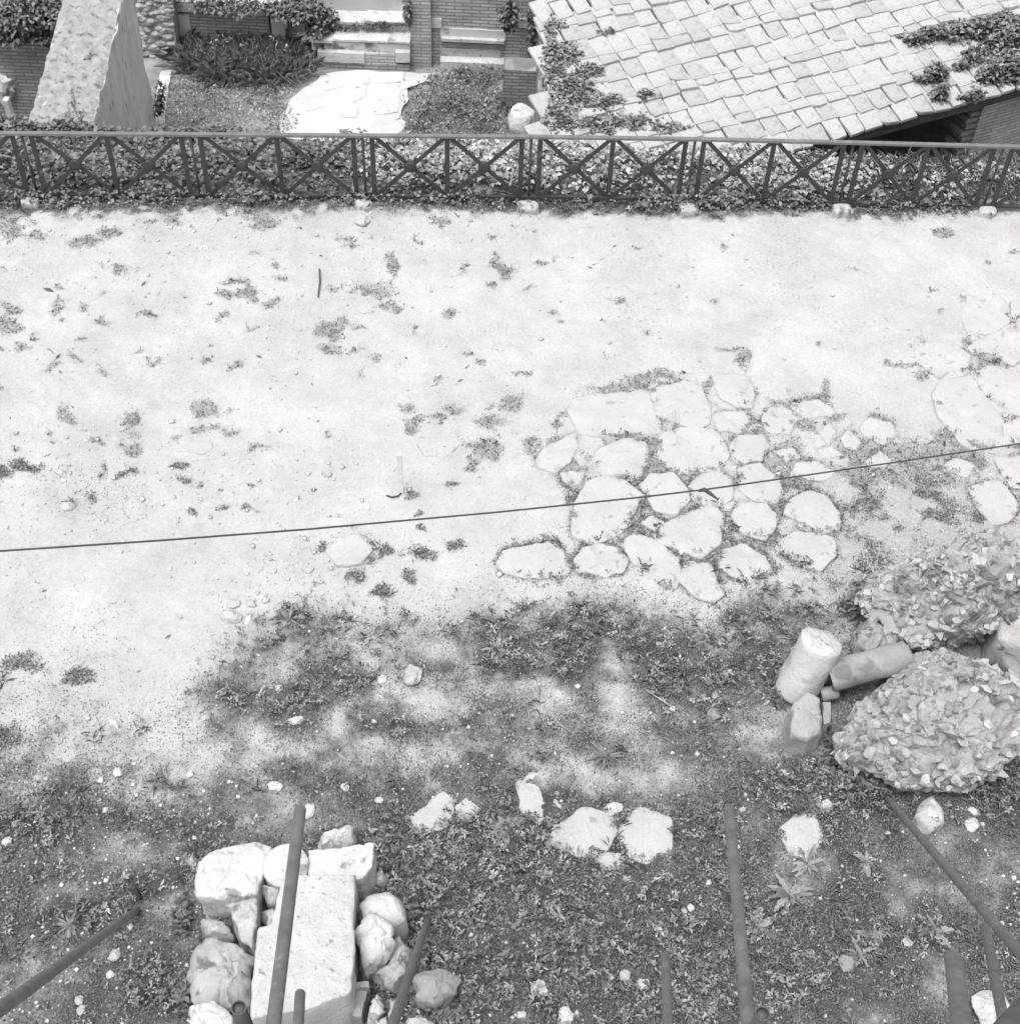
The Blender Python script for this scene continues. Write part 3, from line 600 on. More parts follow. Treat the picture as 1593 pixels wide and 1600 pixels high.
TM = {L: [tile_mesh(10 * i + k, L + .11, (None, None, None, 1, 2, None)[k]) for k in range(6)] for i, L in enumerate(cyc)}
for L in TM:
    for k, me in enumerate(TM[L]): me.materials.append(M['tile_g'] if k in (2, 4) else M['tile'])
rows = []; t = -.10; k = 0
while t < 9.5: rows.append((t, cyc[k % 3])); t += cyc[k % 3]; k += 1
cand = []
for j, (t0, L) in enumerate(rows):
    for i in range(-34, 26):
        s = (i + .5) * TW + .03 * math.sin(j * 1.7)
        p = rp(s, t0 + L / 2); px, py = proj(p)
        if p[1] < 17.1 or px < 842 - .02 * py or px > 1760 or py < -60 or s > 6.5: continue
        d = np.linalg.norm(p - CAM); cand.append((d if (px < 1600 and py > -8) else d + 50, j, s, t0, L))
cand.sort(key=lambda c: c[0])
basis = np.stack([ev, uv, nv_], 1)
far_V, far_F, nvf = [], [], 0
for q, (d, j, s, t0, L) in enumerate(cand):
    me = random.choice(TM[L]); pit_ = math.radians(-4.8 + random.gauss(0, 1.3)) - (math.radians(4) if L < .18 else 0); rz = random.gauss(0, .03); ry = random.gauss(0, .02)
    Rm = basis @ np.array(Matrix.Rotation(rz, 3, 'Z') @ Matrix.Rotation(pit_, 3, 'X') @ Matrix.Rotation(ry, 3, 'Y'))
    p = rp(s + random.gauss(0, .006), t0 + random.gauss(0, .02), .045 + random.uniform(0, .008) + (.012 if L < .18 else 0))
    # tilt: the lower end is lifted onto the course below
    Mw = np.eye(4); Mw[:3, :3] = Rm; Mw[:3, 3] = p
    if q < 296:
        o = link('roof_tile', me, None, roof); o.matrix_world = Matrix(Mw.tolist()); o.matrix_parent_inverse = RI; o.matrix_basis = Matrix(Mw.tolist())
    else:
        V = np.array([v.co[:] for v in me.vertices]) @ Rm.T + p; far_V.append(V); far_F += [tuple(i + nvf for i in f.vertices) for f in me.polygons]; nvf += len(V)
if far_V:
    o = link('far_tiles', mesh_py('far_tiles', np.vstack(far_V), far_F), M['tile'], roof); o.matrix_parent_inverse = RI; o['kind'] = 'stuff'
smin = -12; c8 = lambda s, t, h: rp(s, t, h)
mb = MB(); 
qa, qb = WP(852, -60, E1, nv_), WP(846, 216, E1, nv_); qb = qa + (qb - qa) * ((17.32 - qa[1]) / (qb[1] - qa[1]))
mb.add([c8(-1.2, -.02, -.06), c8(7.5, -.02, -.06), c8(7.5, 9.5, -.06), qa - nv_ * .06, qb - nv_ * .06], [(0, 1, 2, 3, 4)])
V = [np.array(v) for v in mb.V]; n5 = len(V); V += [v - nv_ * .05 for v in V]
me = mesh_py('boards', V, [tuple(range(5)), tuple(range(9, 4, -1))] + [(k, k + 5, (k + 1) % 5 + 5, (k + 1) % 5) for k in range(5)])
o = link('boards', me, M['deck'], roof); o.matrix_parent_inverse = RI
mb = MB(); mb.beam(rp(-2.5, .10, -.22) , rp(7.5, .10, -.22), .16, .24, (0, 0, 1)); o = link('eave_beam', mb.mesh('eave_beam'), M['timber'], roof); o.matrix_parent_inverse = RI
for s in np.arange(-1, 6.6, .55):
    mb = MB(); mb.beam(rp(s, .02, -.14), rp(s, 3, -.14), .07, .09, nv_); o = link('rafter', mb.mesh('rafter'), M['timber'], roof); o.matrix_parent_inverse = RI
# side wall carrying the left edge of the roof and back wall closing the shed
a, b = WP(846, -40, E1, nv_), WP(838, 215, E1, nv_); b = a + (b - a) * ((17.3 - a[1]) / (b[1] - a[1]))
sw = []
for p in (b, b + [.35, 0, 0], a + [.35, 0, 0], a): sw.append([p[0], p[1], ZF - .1])
sw += [[p[0], p[1], p[2] - .07] for p in (b, b + [.35, 0, .0], a + [.35, 0, 0], a)]
o = link('side_wall', rough_hexa('side_wall', sw, (4, 40, 24), .03, 3), M['brick_d'], roof); o.matrix_parent_inverse = RI
mb = MB(); q = [rp(-2.5, 2.6, 0), rp(7.5, 2.6, 0)]
for p in q: p[2] = ZF - .1
mb.add([q[0], q[1], rp(7.5, 2.6, -.12), rp(-2.5, 2.6, -.12)], [(0, 1, 2, 3)]); o = link('back_wall', mb.mesh('back_wall'), M['brick_d'], roof); o.matrix_parent_inverse = RI
# brick wall under the right end of the eave, toothed edge
s0 = (WP(1527, 190, rp(0, .45), upd) - E1) @ ev
gb = empty('gable_brick_wall', (*(E1 + ev * (s0 + 1) + upd * .45)[:2], ZF)); tagged(gb, 'pale brick wall with toothed broken edge under the roof eave', 'wall'); GI = Matrix.Translation(-Vector(gb.location))
c = []
for zz in (ZF - .1, None):
    for s, t in ((s0, .42), (s0 + 5, .42), (s0 + 5, .8), (s0, .8)):
        p = E1 + ev * s + upd * t; p[2] = zz if zz is not None else rp(s, t, -.2)[2]; c.append(p)
o = link('brick_face', rough_hexa('brick_face', c, (50, 4, 26), .012, 3), M['brick_l'], gb); o.matrix_parent_inverse = GI
for k in range(14):
    zt = -1.02 - k * .12; ln = .08 + .05 * (k % 2) + .03 * random.random() + k * .012
    p0 = E1 + ev * (s0 - ln) + upd * .6; p1 = E1 + ev * (s0 + .05) + upd * .6; p0[2] = p1[2] = zt
    mb = MB(); mb.beam(p0, p1, .3, .07, (0, 0, 1)); o = link('brick', mb.mesh('brick'), M['chip_d'], gb); o.matrix_parent_inverse = GI

# ------------------------------------------------------------------ iron fence
fence = empty('iron_fence', (FP[4][0], FP[4][1], 0)); tagged(fence, 'dark iron fence of crossed bars with round bosses and pale top rail', 'fence'); FI = Matrix.Translation(-Vector(fence.location))
def fpart(nm, me, m, parent=None):
    o = link(nm, me, m, parent or fence); o.matrix_parent_inverse = FI; return o
mbt = MB(); 
for i in range(len(FP) - 1):
    a, b = FP[i].copy(), FP[i + 1].copy(); d = (b - a) / np.linalg.norm(b - a); n = np.array([-d[1], d[0], 0]); GAP = .115
    top, bot = FENCE_Z, .075
    fpart('top_rail', MB().beam(a, b + d * .004, .058, .03, (0, 0, 1)).mesh('top_rail'), M['rail'])
    za, zb = a * 1, b * 1; za[2] = zb[2] = bot
    fpart('bottom_rail', MB().beam(za, zb, .05, .035, (0, 0, 1)).mesh('bottom_rail'), M['iron'])
    pa, pb = a + d * GAP, b - d * GAP; pm = (pa + pb) / 2
    at = lambda p, zz: np.array([p[0], p[1], zz])
    for p in (pa, pm, pb):
        fpart('upright', MB().beam(at(p, bot + .02), at(p, top - .016), .062, .014, n).mesh('upright'), M['iron'])
    for p, q in ((pa, pm), (pm, pb)):
        c = (p + q) / 2; cz = (top + bot) / 2; ins = d * .035
        fpart('diagonal_bar', MB().beam(at(p + ins, top - .02) + n * .009, at(q - ins, bot + .02) + n * .009, .052, .012, n).mesh('diagonal_bar'), M['iron'])
        bar_ = fpart('diagonal_bar', MB().beam(at(p + ins, bot + .02) - n * .009, at(q - ins, top - .02) - n * .009, .052, .012, n).mesh('diagonal_bar'), M['iron'])
        pts = [at(c, cz) + n * k for k in (.022, .018, -.022, -.03, -.031)]
        link('boss', tube_mesh('boss', pts, [.06, .076, .078, .064, .035], 18), M['iron'], bar_)
for i, p in enumerate(FP):
    fpart('post', tube_mesh('post', [(p[0], p[1], -.25), (p[0], p[1], FENCE_Z - .016)], .017, 10), M['iron'])
for nm, px, py, sx, sy, lab in (('footing_stone', 825, 320, 17, 7, 'small pale footing stone below the fence post beside the marble fragment'), ('footing_stone', 1076, 322, 15, 8, 'pale footing stone half hidden by leaves under the fence, roof tiles above'),
                                ('footing_stone', 1315, 325, 14, 7, 'bright rectangular footing stone under the fence below the eave beam'), ('footing_stone', 1542, 328, 14, 7, 'pale footing stone nearest the right end of the fence'),
                                ('footing_stone', 568, 318, 14, 6, 'pale stone under the fence below the marble court floor'), ('footing_stone', 46, 314, 15, 6, 'pale flat stone under the left end of the fence')):
    P = [(px - sx, py), (px - sx * .9, py - sy), (px + sx * .8, py - sy), (px + sx, py), (px + sx * .8, py + sy), (px - sx * .9, py + sy)]
    P = np.array(P); w_ = W(P[:, 0], P[:, 1], .06)[:, :2]; o = link(nm, stone_mesh(nm, w_, -.08, .07, .03, .03, .01, n=24, seed=px), M['limestone']); tagged(o, lab, 'stone', 'fence footing stones')

# ------------------------------------------------------------------ stones of the pile, lower left
def pstone(nm, poly, zt, zb, m, lab, rnd=.04, rough=.03, dome=.02, tilt=(0, 0), seed=1, cat='stone', grp='stones of the marble pile', soft=1, fr=4, flare=.02, n=48):
    P = np.array(poly, float); w_ = W(P[:, 0], P[:, 1], zt)[:, :2]
    o = link(nm, stone_mesh(nm, w_, zb, zt, rnd * .75, rough, dome, tilt, 96, seed, flare, fr, soft, rough * 2.2, 1.05, 18), M[m])
    n_ = len(o.data.vertices); A_ = np.empty(n_ * 3, np.float32); o.data.vertices.foreach_get('co', A_); A_ = A_.reshape(-1, 3); A_ = A_ + nvec(A_, 13, seed + 9, 3) * (.006 + rough * .35); o.data.vertices.foreach_set('co', A_.astype(np.float32).ravel()); o.data.update(); return tagged(o, lab, cat, grp)
pstone('marble_slab', [(440, 1376), (470, 1368), (552, 1366), (551, 1450), (547, 1548), (478, 1572), (396, 1588), (397, 1530), (403, 1450), (425, 1446)], .62, -.1, 'marble_pit', 'long pitted white marble slab lying on top of the stone pile', .03, .02, .0, seed=4, soft=0, n=70)
pstone('carved_block', [(303, 1345), (330, 1326), (362, 1316), (424, 1322), (412, 1360), (404, 1398), (360, 1402), (310, 1396)], .42, -.1, 'marble', 'squarish carved white block at upper left of the pile', .05, .04, .03, seed=5)
pstone('moulded_block', [(480, 1328), (584, 1316), (583, 1352), (566, 1372), (480, 1368)], .5, -.1, 'marble', 'moulded white block behind the long slab, right of the drum', .03, .03, .0, seed=6, soft=0)
pstone('white_boulder', [(495, 1300), (520, 1284), (553, 1286), (553, 1312), (540, 1322), (496, 1322)], .28, -.1, 'marble', 'rough white boulder at the back of the pile', .07, .05, .05, seed=7)
pstone('wedge_stone', [(352, 1405), (404, 1403), (402, 1440), (394, 1478), (378, 1466), (362, 1440)], .46, -.1, 'limestone', 'pointed wedge shaped stone below the carved block', .05, .04, .02, seed=8)
pstone('rough_stone', [(307, 1434), (335, 1422), (352, 1440), (362, 1460), (340, 1468), (315, 1456)], .26, -.1, 'limestone', 'smaller rough stone left of the wedge stone', .07, .05, .03, seed=9)
pstone('limestone_boulder', [(290, 1520), (300, 1480), (325, 1460), (372, 1468), (392, 1490), (392, 1550), (350, 1570), (300, 1566)], .36, -.15, 'limestone', 'largest rounded boulder at the left side of the pile', .14, .07, .08, seed=10)
pstone('grey_boulder', [(348, 1545), (358, 1522), (385, 1510), (394, 1535), (390, 1565), (360, 1572)], .5, .1, 'greystone', 'small grey boulder resting against the largest boulder', .12, .05, .05, seed=11)
pstone('flat_slab', [(292, 1566), (335, 1556), (364, 1584), (366, 1625), (300, 1625)], .5, -.1, 'marble', 'flat white slab at the bottom edge left of the slab', .04, .04, .02, seed=12)
pstone('underlying_stone', [(408, 1382), (440, 1376), (446, 1398), (418, 1410)], .40, -.1, 'limestone', 'small pale stone wedged between drum and long slab', .06, .05, .03, seed=13)
pstone('underlying_stone', [(405, 1418), (440, 1408), (436, 1440), (412, 1450)], .34, -.1, 'tuff', 'speckled stone wedged between wedge stone and long slab', .06, .06, .03, seed=14)
pstone('column_fragment', [(556, 1408), (575, 1394), (615, 1390), (634, 1402), (634, 1432), (610, 1444), (560, 1430)], .44, -.1, 'column', 'rounded column fragment with grey patch right of the slab', .12, .025, .06, seed=15)
pstone('marble_boulder', [(554, 1445), (570, 1424), (612, 1428), (623, 1455), (608, 1490), (574, 1505), (556, 1476)], .52, -.1, 'marble', 'rugged white boulder in front of the column fragment', .12, .08, .06, seed=16)
pstone('layered_stone', [(608, 1470), (625, 1446), (646, 1462), (646, 1500), (618, 1530), (585, 1520)], .36, -.1, 'limestone', 'layered pale stone at the right edge of the pile', .1, .07, .04, seed=17)
pstone('grey_block', [(642, 1528), (655, 1514), (692, 1508), (720, 1528), (712, 1552), (676, 1562), (650, 1556)], .34, -.1, 'greystone', 'smooth grey block standing apart right of the pile', .07, .05, .02, (.05, .1), seed=18, soft=2)
pstone('small_stone', [(586, 1356), (600, 1340), (607, 1360), (598, 1384), (586, 1378)], .2, -.08, 'limestone', 'small mottled stone right of the moulded block', .05, .04, .03, seed=19)
pstone('brick_fragment', [(548, 1534), (577, 1532), (577, 1542), (550, 1543)], .30, -.1, 'greystone', 'thin flat grey brick lying right of the slab front', .01, .01, 0, seed=20, soft=0)
pstone('brick_fragment', [(552, 1546), (574, 1546), (566, 1590), (550, 1588)], .24, -.1, 'greystone', 'leaning grey brick beside the slab front corner', .012, .012, 0, seed=21, soft=0)
pstone('white_chunk', [(570, 1562), (580, 1545), (598, 1556), (610, 1575), (590, 1590), (568, 1590)], .3, -.1, 'marble', 'jagged white chunk right of the leaning grey brick', .06, .06, .04, seed=22)
pstone('pale_chunk', [(600, 1556), (620, 1556), (626, 1580), (606, 1590)], .2, -.1, 'limestone', 'pale chunk next to the jagged white one', .05, .05, .03, seed=23)
pstone('pale_chunk', [(575, 1594), (606, 1588), (612, 1625), (578, 1625)], .24, -.1, 'limestone', 'pale broken chunk at the bottom edge below the jagged one', .05, .05, .03, seed=24)
pstone('flat_rubble', [(628, 1592), (670, 1586), (690, 1604), (680, 1630), (630, 1630)], .2, -.1, 'limestone', 'flat pale stone at the bottom edge below the grey block', .06, .04, .02, seed=25)
pstone('small_stone', [(287, 1335), (302, 1328), (308, 1340), (300, 1350), (290, 1345)], .09, -.05, 'limestone', 'small pale stone touching the carved block\'s left corner', .03, .03, .02, seed=26)
def drum(nm, p0, p1, r, m, lab, seed=1, rough=.012, grp=None, seg=56, taper=1.0, cat='column', capm=None):
    p0 = np.array(p0, float); p1 = np.array(p1, float); d = p1 - p0; L = np.linalg.norm(d); d /= L
    a = np.cross(d, [0, 0, 1.] if abs(d[2]) < .9 else [0, 1., 0]); a /= np.linalg.norm(a); b = np.cross(d, a)
    prof = [(0, .0), (.5, 0), (.93, .0), (1, .012), (1, .05)] + [(1, k) for k in np.linspace(.08, L - .08, 12)] + [(1, L - .05), (.985, L - .02), (.93, L), (.5, L), (0, L)]
    V = []; 
    for s, h in prof:
        rr = r * s * (1 + (taper - 1) * h / L)
        for k in range(seg): t = 2 * math.pi * k / seg; V.append(p0 + d * h + (a * math.cos(t) + b * math.sin(t)) * max(rr, 1e-4))
    V = np.array(V); hh = (V - p0) @ d; en = sst(L * .8, L, hh)[:, None] + sst(L * .2, 0, hh)[:, None]
    V = V + nvec(V + seed, 4, seed, 4) * rough + nvec(V, 15, seed + 4, 3) * (rough * .35) + d * en * (fbm(V[:, 0] * 7, V[:, 1] * 7, V[:, 2] * 7, seed, 3) - .55)[:, None] * rough * 4
    F_ = [(i * seg + k, i * seg + (k + 1) % seg, (i + 1) * seg + (k + 1) % seg, (i + 1) * seg + k) for i in range(len(prof) - 1) for k in range(seg)]
    o = link(nm, mesh_py(nm, V, F_, True), M[m])
    if capm:
        o.data.materials.append(M[capm])
        for f in o.data.polygons[-3 * seg:]: f.material_index = 1
    return tagged(o, lab, cat, grp)
p = W(447, 1352, .52)
drum('column_drum', p - np.array([0.05, -.12, .5]), p, .19, 'marble', 'short white column drum with round face up in the pile', 3)

# ------------------------------------------------------------------ rubble cluster, right
pb, pt = W(1250, 1066, .14), W(1281, 1006, .60)
dd = (pt - pb) / np.linalg.norm(pt - pb)
drum('column_shaft', pb - dd * .14, pt + dd * .05, .21, 'column', 'leaning white column stump with oval top beside the rubble', 4, .016, capm='marble')
a, b = W(1297, 1056, .30), W(1420, 1024, .46); drum('column_shaft', a, b, .15, 'column_d', 'fallen grey column shaft with pale band between rubble masses', 5, .02)
a, b = W(1282, 1086, .12), W(1307, 1080, .14); drum('column_piece', a, b, .07, 'column_d', 'tiny grey cylinder lying beside the fallen shaft', 6, .006, seg=24)
def rubble(nm, cpx, cz, rad, seed, lab, nmax, strata, rot, top, mort=.5):
    c = W(*cpx, cz); root = empty(nm, (c[0], c[1], 0)); tagged(root, lab, 'masonry', 'fallen masonry masses'); RI_ = Matrix.Translation(-Vector(root.location))
    r = np.random.default_rng(seed)
    V, F_ = ICO[6]; V0 = facet(V, seed, 13, .76) * 1.08; ca, sa = math.cos(rot), math.sin(rot); Rz = np.array([[ca, -sa, 0], [sa, ca, 0], [0, 0, 1]])
    def shape(U):
        q = U * np.array(rad); q = q + nvec(q * 1.3 + seed, 1.2, seed, 3) * .26; q = q + np.round(nvec(q + seed * 2, 2.2, seed + 7, 2) * 2.2) / 2.2 * .09; return q
    V1 = shape(V0); V1 = V1 + nvec(V1, 4, seed + 3, 5) * .10 - np.abs(nvec(V1, 8, seed + 5, 4)) * .09 * V0 + nvec(V1, 20, seed + 8, 3) * .035
    V1 = V1 @ Rz.T + c
    Vc, Fc = ICO[5]; Uc = facet(Vc, seed, 13, .76) * 1.08; Vc = shape(Uc); Vc = Vc + nvec(Vc, 4, seed + 3, 5) * .10 - np.abs(nvec(Vc, 6, seed + 5, 3)) * .13 * Uc
    lv = Vc @ np.array([strata[0], -strata[1], 1.]); Vc = Vc * (1 + .10 * (vn(lv * 15, Vc[:, 0] * 5, Vc[:, 1] * 5, s=seed) - .5))[:, None] + r.normal(size=Vc.shape) * .011
    o = link('mortar_core', mesh_py('mortar_core', Vc @ Rz.T + c, Fc, False), M['mortar'], root); o.matrix_parent_inverse = RI_
    ms = []
    for k in range(12):                          # broken brick and stone shards, long side first
        q = np.array([(-1.2, -.4), (.1, -.75), (1.3, -.3), (.9, .5), (-.2, .8), (-1, .4)]) * r.uniform(.6, 1.15, (6, 2)); h = .5
        vv = np.vstack([np.c_[q, np.full(6, -h)], np.c_[q * r.uniform(.5, .95, (6, 1)), np.full(6, h)] + r.normal(size=(6, 3)) * .14])
        me = mesh_py('stone_shard', vv, [(5, 4, 3, 2, 1, 0), (6, 7, 8, 9, 10, 11)] + [(k2, (k2 + 1) % 6, (k2 + 1) % 6 + 6, k2 + 6) for k2 in range(6)])
        me.materials.append(M[('chip', 'mortar', 'chip_d', 'chip_w', 'limestone', 'chip')[k % 6]]); ms.append(me)
    Sn = np.array(Matrix.Rotation(strata[0], 3, 'Y') @ Matrix.Rotation(strata[1], 3, 'X')) @ np.array([0, 0, 1.])
    e1 = np.cross([0, 1., 0], Sn); e1 /= np.linalg.norm(e1); e2 = np.cross(Sn, e1)
    view = CAM - c; view /= np.linalg.norm(view); hs = (V1 - c) @ Sn; cand = []
    h = hs.min()
    while h < hs.max():
        lay = V1[np.abs(hs - h) < .03]
        if len(lay) > 8:
            a = np.arctan2((lay - c) @ e2, (lay - c) @ e1); t = -math.pi + r.random() * .2
            while t < math.pi:
                i = np.argmin(np.abs(a - t)); p = lay[i]; L = r.uniform(.024, .058) * (1.6 if r.random() < .12 else 1); rr = max(.15, np.linalg.norm(p - c)); t += L * 1.75 / rr
                d = (p - c) / np.array(rad); d /= np.linalg.norm(d)
                if p[2] < .0 or d @ view < -.25: continue
                bare = sst(top, top + .3, d[2]) * .75 + sst(.35, .85, d[0]) * mort + .04 + .6 * sst(.50, .64, float(fbm(p[0] * 3.3, p[1] * 3.3, p[2] * 3.3, seed + 40, 3)))
                if r.random() < bare: continue
                cand.append((p, d, L, r.uniform(.035, .075)))
        h += r.uniform(.034, .055)
    r.shuffle(cand); sv, sf, so_ = {}, {}, {}
    for q_, (p, d, L, th) in enumerate(cand):
        out = d - (d @ Sn) * Sn; out = out / (np.linalg.norm(out) + 1e-6); tan = np.cross(Sn, out)
        tw = r.normal() * .5; tan2 = tan * math.cos(tw) + out * math.sin(tw); out2 = np.cross(tan2, Sn)
        n2 = Sn + r.normal(size=3) * .42; n2 /= np.linalg.norm(n2); dp = r.uniform(.035, .07)
        A = np.stack([tan2 * L, out2 * dp, n2 * th], 1); pos = p + Sn * r.normal() * .018 - d * r.uniform(.0, .045)
        k = r.integers(12)
        if q_ < nmax:
            Mx = np.eye(4); Mx[:3, :3] = A; Mx[:3, 3] = pos
            o = link('stone_shard', ms[k], None, root); o.matrix_parent_inverse = RI_; o.matrix_basis = Matrix(Mx.tolist())
        else:
            v = np.array([q.co[:] for q in ms[k].vertices]) @ A.T + pos; j = k % 6
            sv.setdefault(j, []); sf.setdefault(j, []); so_.setdefault(j, 0)
            sf[j] += [tuple(q + so_[j] for q in f.vertices) for f in ms[k].polygons]; so_[j] += len(v); sv[j].append(v)
    for j in sv:
        o = link('small_shards', mesh_py('small_shards', np.vstack(sv[j]), sf[j]), ms[j].materials[0], root); o.matrix_parent_inverse = RI_; o['kind'] = 'stuff'
rubble('rubble_masonry', (1464, 942), .42, (.82, .64, .76), 21, 'upper mass of layered rubble masonry behind the fallen grey shaft', 290, (-.10, .30), .1, .84)
rubble('rubble_masonry', (1466, 1120), .30, (1.06, .56, .56), 33, 'wider lower mass of layered rubble masonry in front of the shaft', 290, (.30, .45), .08, .9, .35)
c = W(1392, 990, .12); o = tagged(link('rubble_heap', boulder_mesh('rubble_heap', c, (.42, .3, .26), 51, 5, .3, .5, 9, .9), M['mortar']), 'small crumbled heap at the left foot of the upper rubble', 'masonry', 'fallen masonry masses')
pstone('tuff_block', [(1234, 1100), (1262, 1078), (1280, 1092), (1286, 1140), (1262, 1150), (1236, 1142)], .38, -.1, 'tuff_pale', 'upright grey block in front of the leaning column stump', .06, .03, .02, (.0, .08), soft=1, seed=41, grp='stones around the rubble')
pstone('brick_fragment', [(1284, 1096), (1298, 1096), (1296, 1130), (1286, 1132)], .3, -.1, 'chip_d', 'dark upright brick between grey block and lower rubble', .01, .012, 0, seed=42, soft=0, grp='stones around the rubble')
pstone('smooth_block', [(1552, 880), (1562, 842), (1600, 835), (1680, 850), (1680, 1010), (1600, 1015), (1560, 990)], .5, -.1, 'limestone', 'large smooth pale block cut by the right edge behind rubble', .1, .03, .04, seed=43, grp='stones around the rubble')
pstone('broken_stone', [(1538, 1042), (1556, 1030), (1576, 1050), (1566, 1068), (1544, 1062)], .3, -.1, 'limestone', 'small broken stone in the dark gap between rubble masses at right', .06, .05, .03, seed=44, grp='stones around the rubble')
pstone('dark_boulder', [(1560, 1022), (1600, 1010), (1650, 1030), (1640, 1062), (1580, 1060)], .3, -.1, 'greystone', 'dark stone under the large smooth block at right edge', .08, .04, .03, seed=45, grp='stones around the rubble')
pstone('tuff_boulder', [(1428, 1270), (1438, 1250), (1457, 1237), (1476, 1266), (1476, 1284), (1454, 1290), (1434, 1284)], .16, -.1, 'tuff', 'round speckled boulder right of the thin diagonal pipe', .1, .03, .05, seed=46, grp='stones around the rubble')

# ------------------------------------------------------------------ loose stones
LOOSE = [(567,345,12,10,'pale flat stone on the dust close to the fence'),(645,1058,17,17,'triangular pale stone in the weeds at centre left'),(597,1062,8,8,'small white stone left of the triangular one'),(436,1075,6,6,'single white pebble inside the dark weed patch'),
 (463,1125,12,7,'double lobed white stone at the foot of the dark weed patch'),(314,1109,6,6,'upper of two small stones left of the dark weed patch'),(322,1122,6,5,'lower of two small stones left of the dark weed patch'),(362,966,17,12,'angular clod shaped stone above the dark weed patch'),
 (366,945,10,8,'pale crumbly stone just above the angular clod'),(392,945,9,7,'pale crumbly stone right of the angular clod'),(414,938,8,6,'small crumbly stone at the right end of the clods'),(497,906,10,6,'flat pale stone above the weed patch on the dust'),(484,888,6,7,'small pale stone above the flat one on the dust'),
 (958,1263,16,10,'bright white flat stone between two low paving slabs'),(1118,1080,7,7,'smaller of two stones left of the grey block'),(1116,1115,11,10,'larger of two stones left of the grey block'),(482,1265,9,15,'oblong white stone at the tip of the thick pipe'),
 (538,1228,8,6,'small pale stone above the white boulder'),(592,1248,7,5,'tiny pale stone right of the oblong white one'),(430,1228,13,7,'flat white stone above the pile on the left'),(296,1208,6,6,'small white stone above the carved block'),(185,1208,9,8,'white rounded stone in the left weeds'),
 (61,1217,7,5,'left of two small stones near the left edge'),(73,1218,5,4,'right of two small stones near the left edge'),(12,1315,8,7,'white stone touching the left edge'),(178,1491,9,9,'round pale stone below the left diagonal pipe'),(172,1521,6,6,'white angular stone under the round pale one'),
 (843,1545,14,12,'white rough stone at bottom centre'),(883,1588,14,14,'bent white stone cut by the bottom edge at centre'),(815,1586,8,6,'small white stone left of the bent one'),(977,1524,9,9,'rounded stone left of the short pipe'),(1003,1538,11,11,'white angular stone beside the short pipe'),
 (1079,1417,6,6,'round white pebble left of the long upright pipe'),(1069,1421,5,5,'crumbly pebble next to the round white one'),(1521,1267,10,7,'bright white stone near the right edge'),(1518,1288,12,11,'rounded stone just under the bright white one at right'),(1322,1507,13,14,'lone round grey stone in the lower right weeds'),
 (1417,1473,9,8,'curved white stone fragment among rosettes at right'),(1561,1443,7,6,'white chip beside the thin diagonal pipe end'),(1545,1580,28,26,'big white boulder at the bottom right corner'),(1160,1262,6,5,'small pale stone near the tip of the long upright pipe'),(105,790,12,8,'angular pale stone on the gravelly band at left'),
 (95,738,11,6,'flat pale stone on the gravel band near the left edge'),(510,737,8,7,'pale stone at the right end of the gravel band'),(125,1562,7,8,'upper pale brick bit at the lower left'),(127,1578,7,8,'lower pale brick bit at the lower left'),(1432,935,5,4,'tiny white stone above the upper rubble'),(1252,818,5,4,'tiny white stone between two paving stones')]
for k, (px, py, rx, ry, lab) in enumerate(LOOSE):
    p = W(px, py, .03); sc_ = np.linalg.norm(p - CAM) / FPX
    a = rx * sc_; b = ry * sc_ * 1.1; h = min(a, b) * random.uniform(.6, .85)
    m = 'marble' if ('white' in lab) else 'greystone' if 'grey' in lab else 'paver' if ('crumbly' in lab or 'clod' in lab or 'gravel' in lab or 'dust' in lab) else 'limestone'
    z = float(relief(p[:1], p[1:2])[0])
    o = link('loose_stone', boulder_mesh('loose_stone', (0, 0, 0), (a, b, h), 200 + k, 4, .13, random.uniform(-.4, .4), 9, .8), M[m])
    o.location = (p[0], p[1], z + h * .35); tagged(o, lab, 'stone', 'loose stones on the ground')

# ------------------------------------------------------------------ pipes, cable, stake, twigs
PR = .030
def pipe(lab, a, b, r=PR, ext=1.5, m='pipe', nm='scaffold_pipe', cap=True):
    a = np.array(a); b = np.array(b); d = (b - a) / np.linalg.norm(b - a); b2 = b + d * ext
    o = link(nm, tube_mesh(nm, [a, a + d * .02, b, b2], r, 24, .82), M[m]); local(o, o.data, a); return tagged(o, lab, 'pipe', 'scaffold pipes')
pipe('left diagonal pipe rising from the weeds to the left edge', W(213, 1423, .02), WD(-10, 1584, 6.2), .031, 2.0)
pipe('thick pipe crossing over the marble slab of the pile', WD(469, 1266, 7.7), WD(427, 1604, 6.3), .031)
pipe('short pipe end in front of the marble slab', WD(469, 1553, 8.4), WD(466, 1606, 8.0), .029)
pipe('thin slanting pipe leaning over the right side of the pile', W(668, 1438, .02), WD(612, 1606, 8.0), .030, 2.0)
pipe('long upright pipe in the weeds right of centre', WD(1138, 1264, 8.6), WD(1169, 1606, 6.6), .031)
pipe('short thin pipe at the bottom right of centre', WD(1039, 1493, 9.3), WD(1043, 1606, 8.2), .029)
pipe('long thin diagonal pipe reaching the right edge', W(1386, 1248, .02), WD(1600, 1498, 8.0), .031, 2.0)
pipe('stout short pipe near the bottom right corner', WD(1489, 1499, 5.3), WD(1502, 1606, 4.7), .031)
pipe('slim pipe between stout pipe and the right edge', WD(1539, 1450, 10.0), WD(1566, 1592, 8.6), .031)
pipe('thickest dark pipe cutting across the bottom right corner', WD(1625, 1556, 3.6), WD(1572, 1616, 3.2), .031, .6, 'pipe_d')
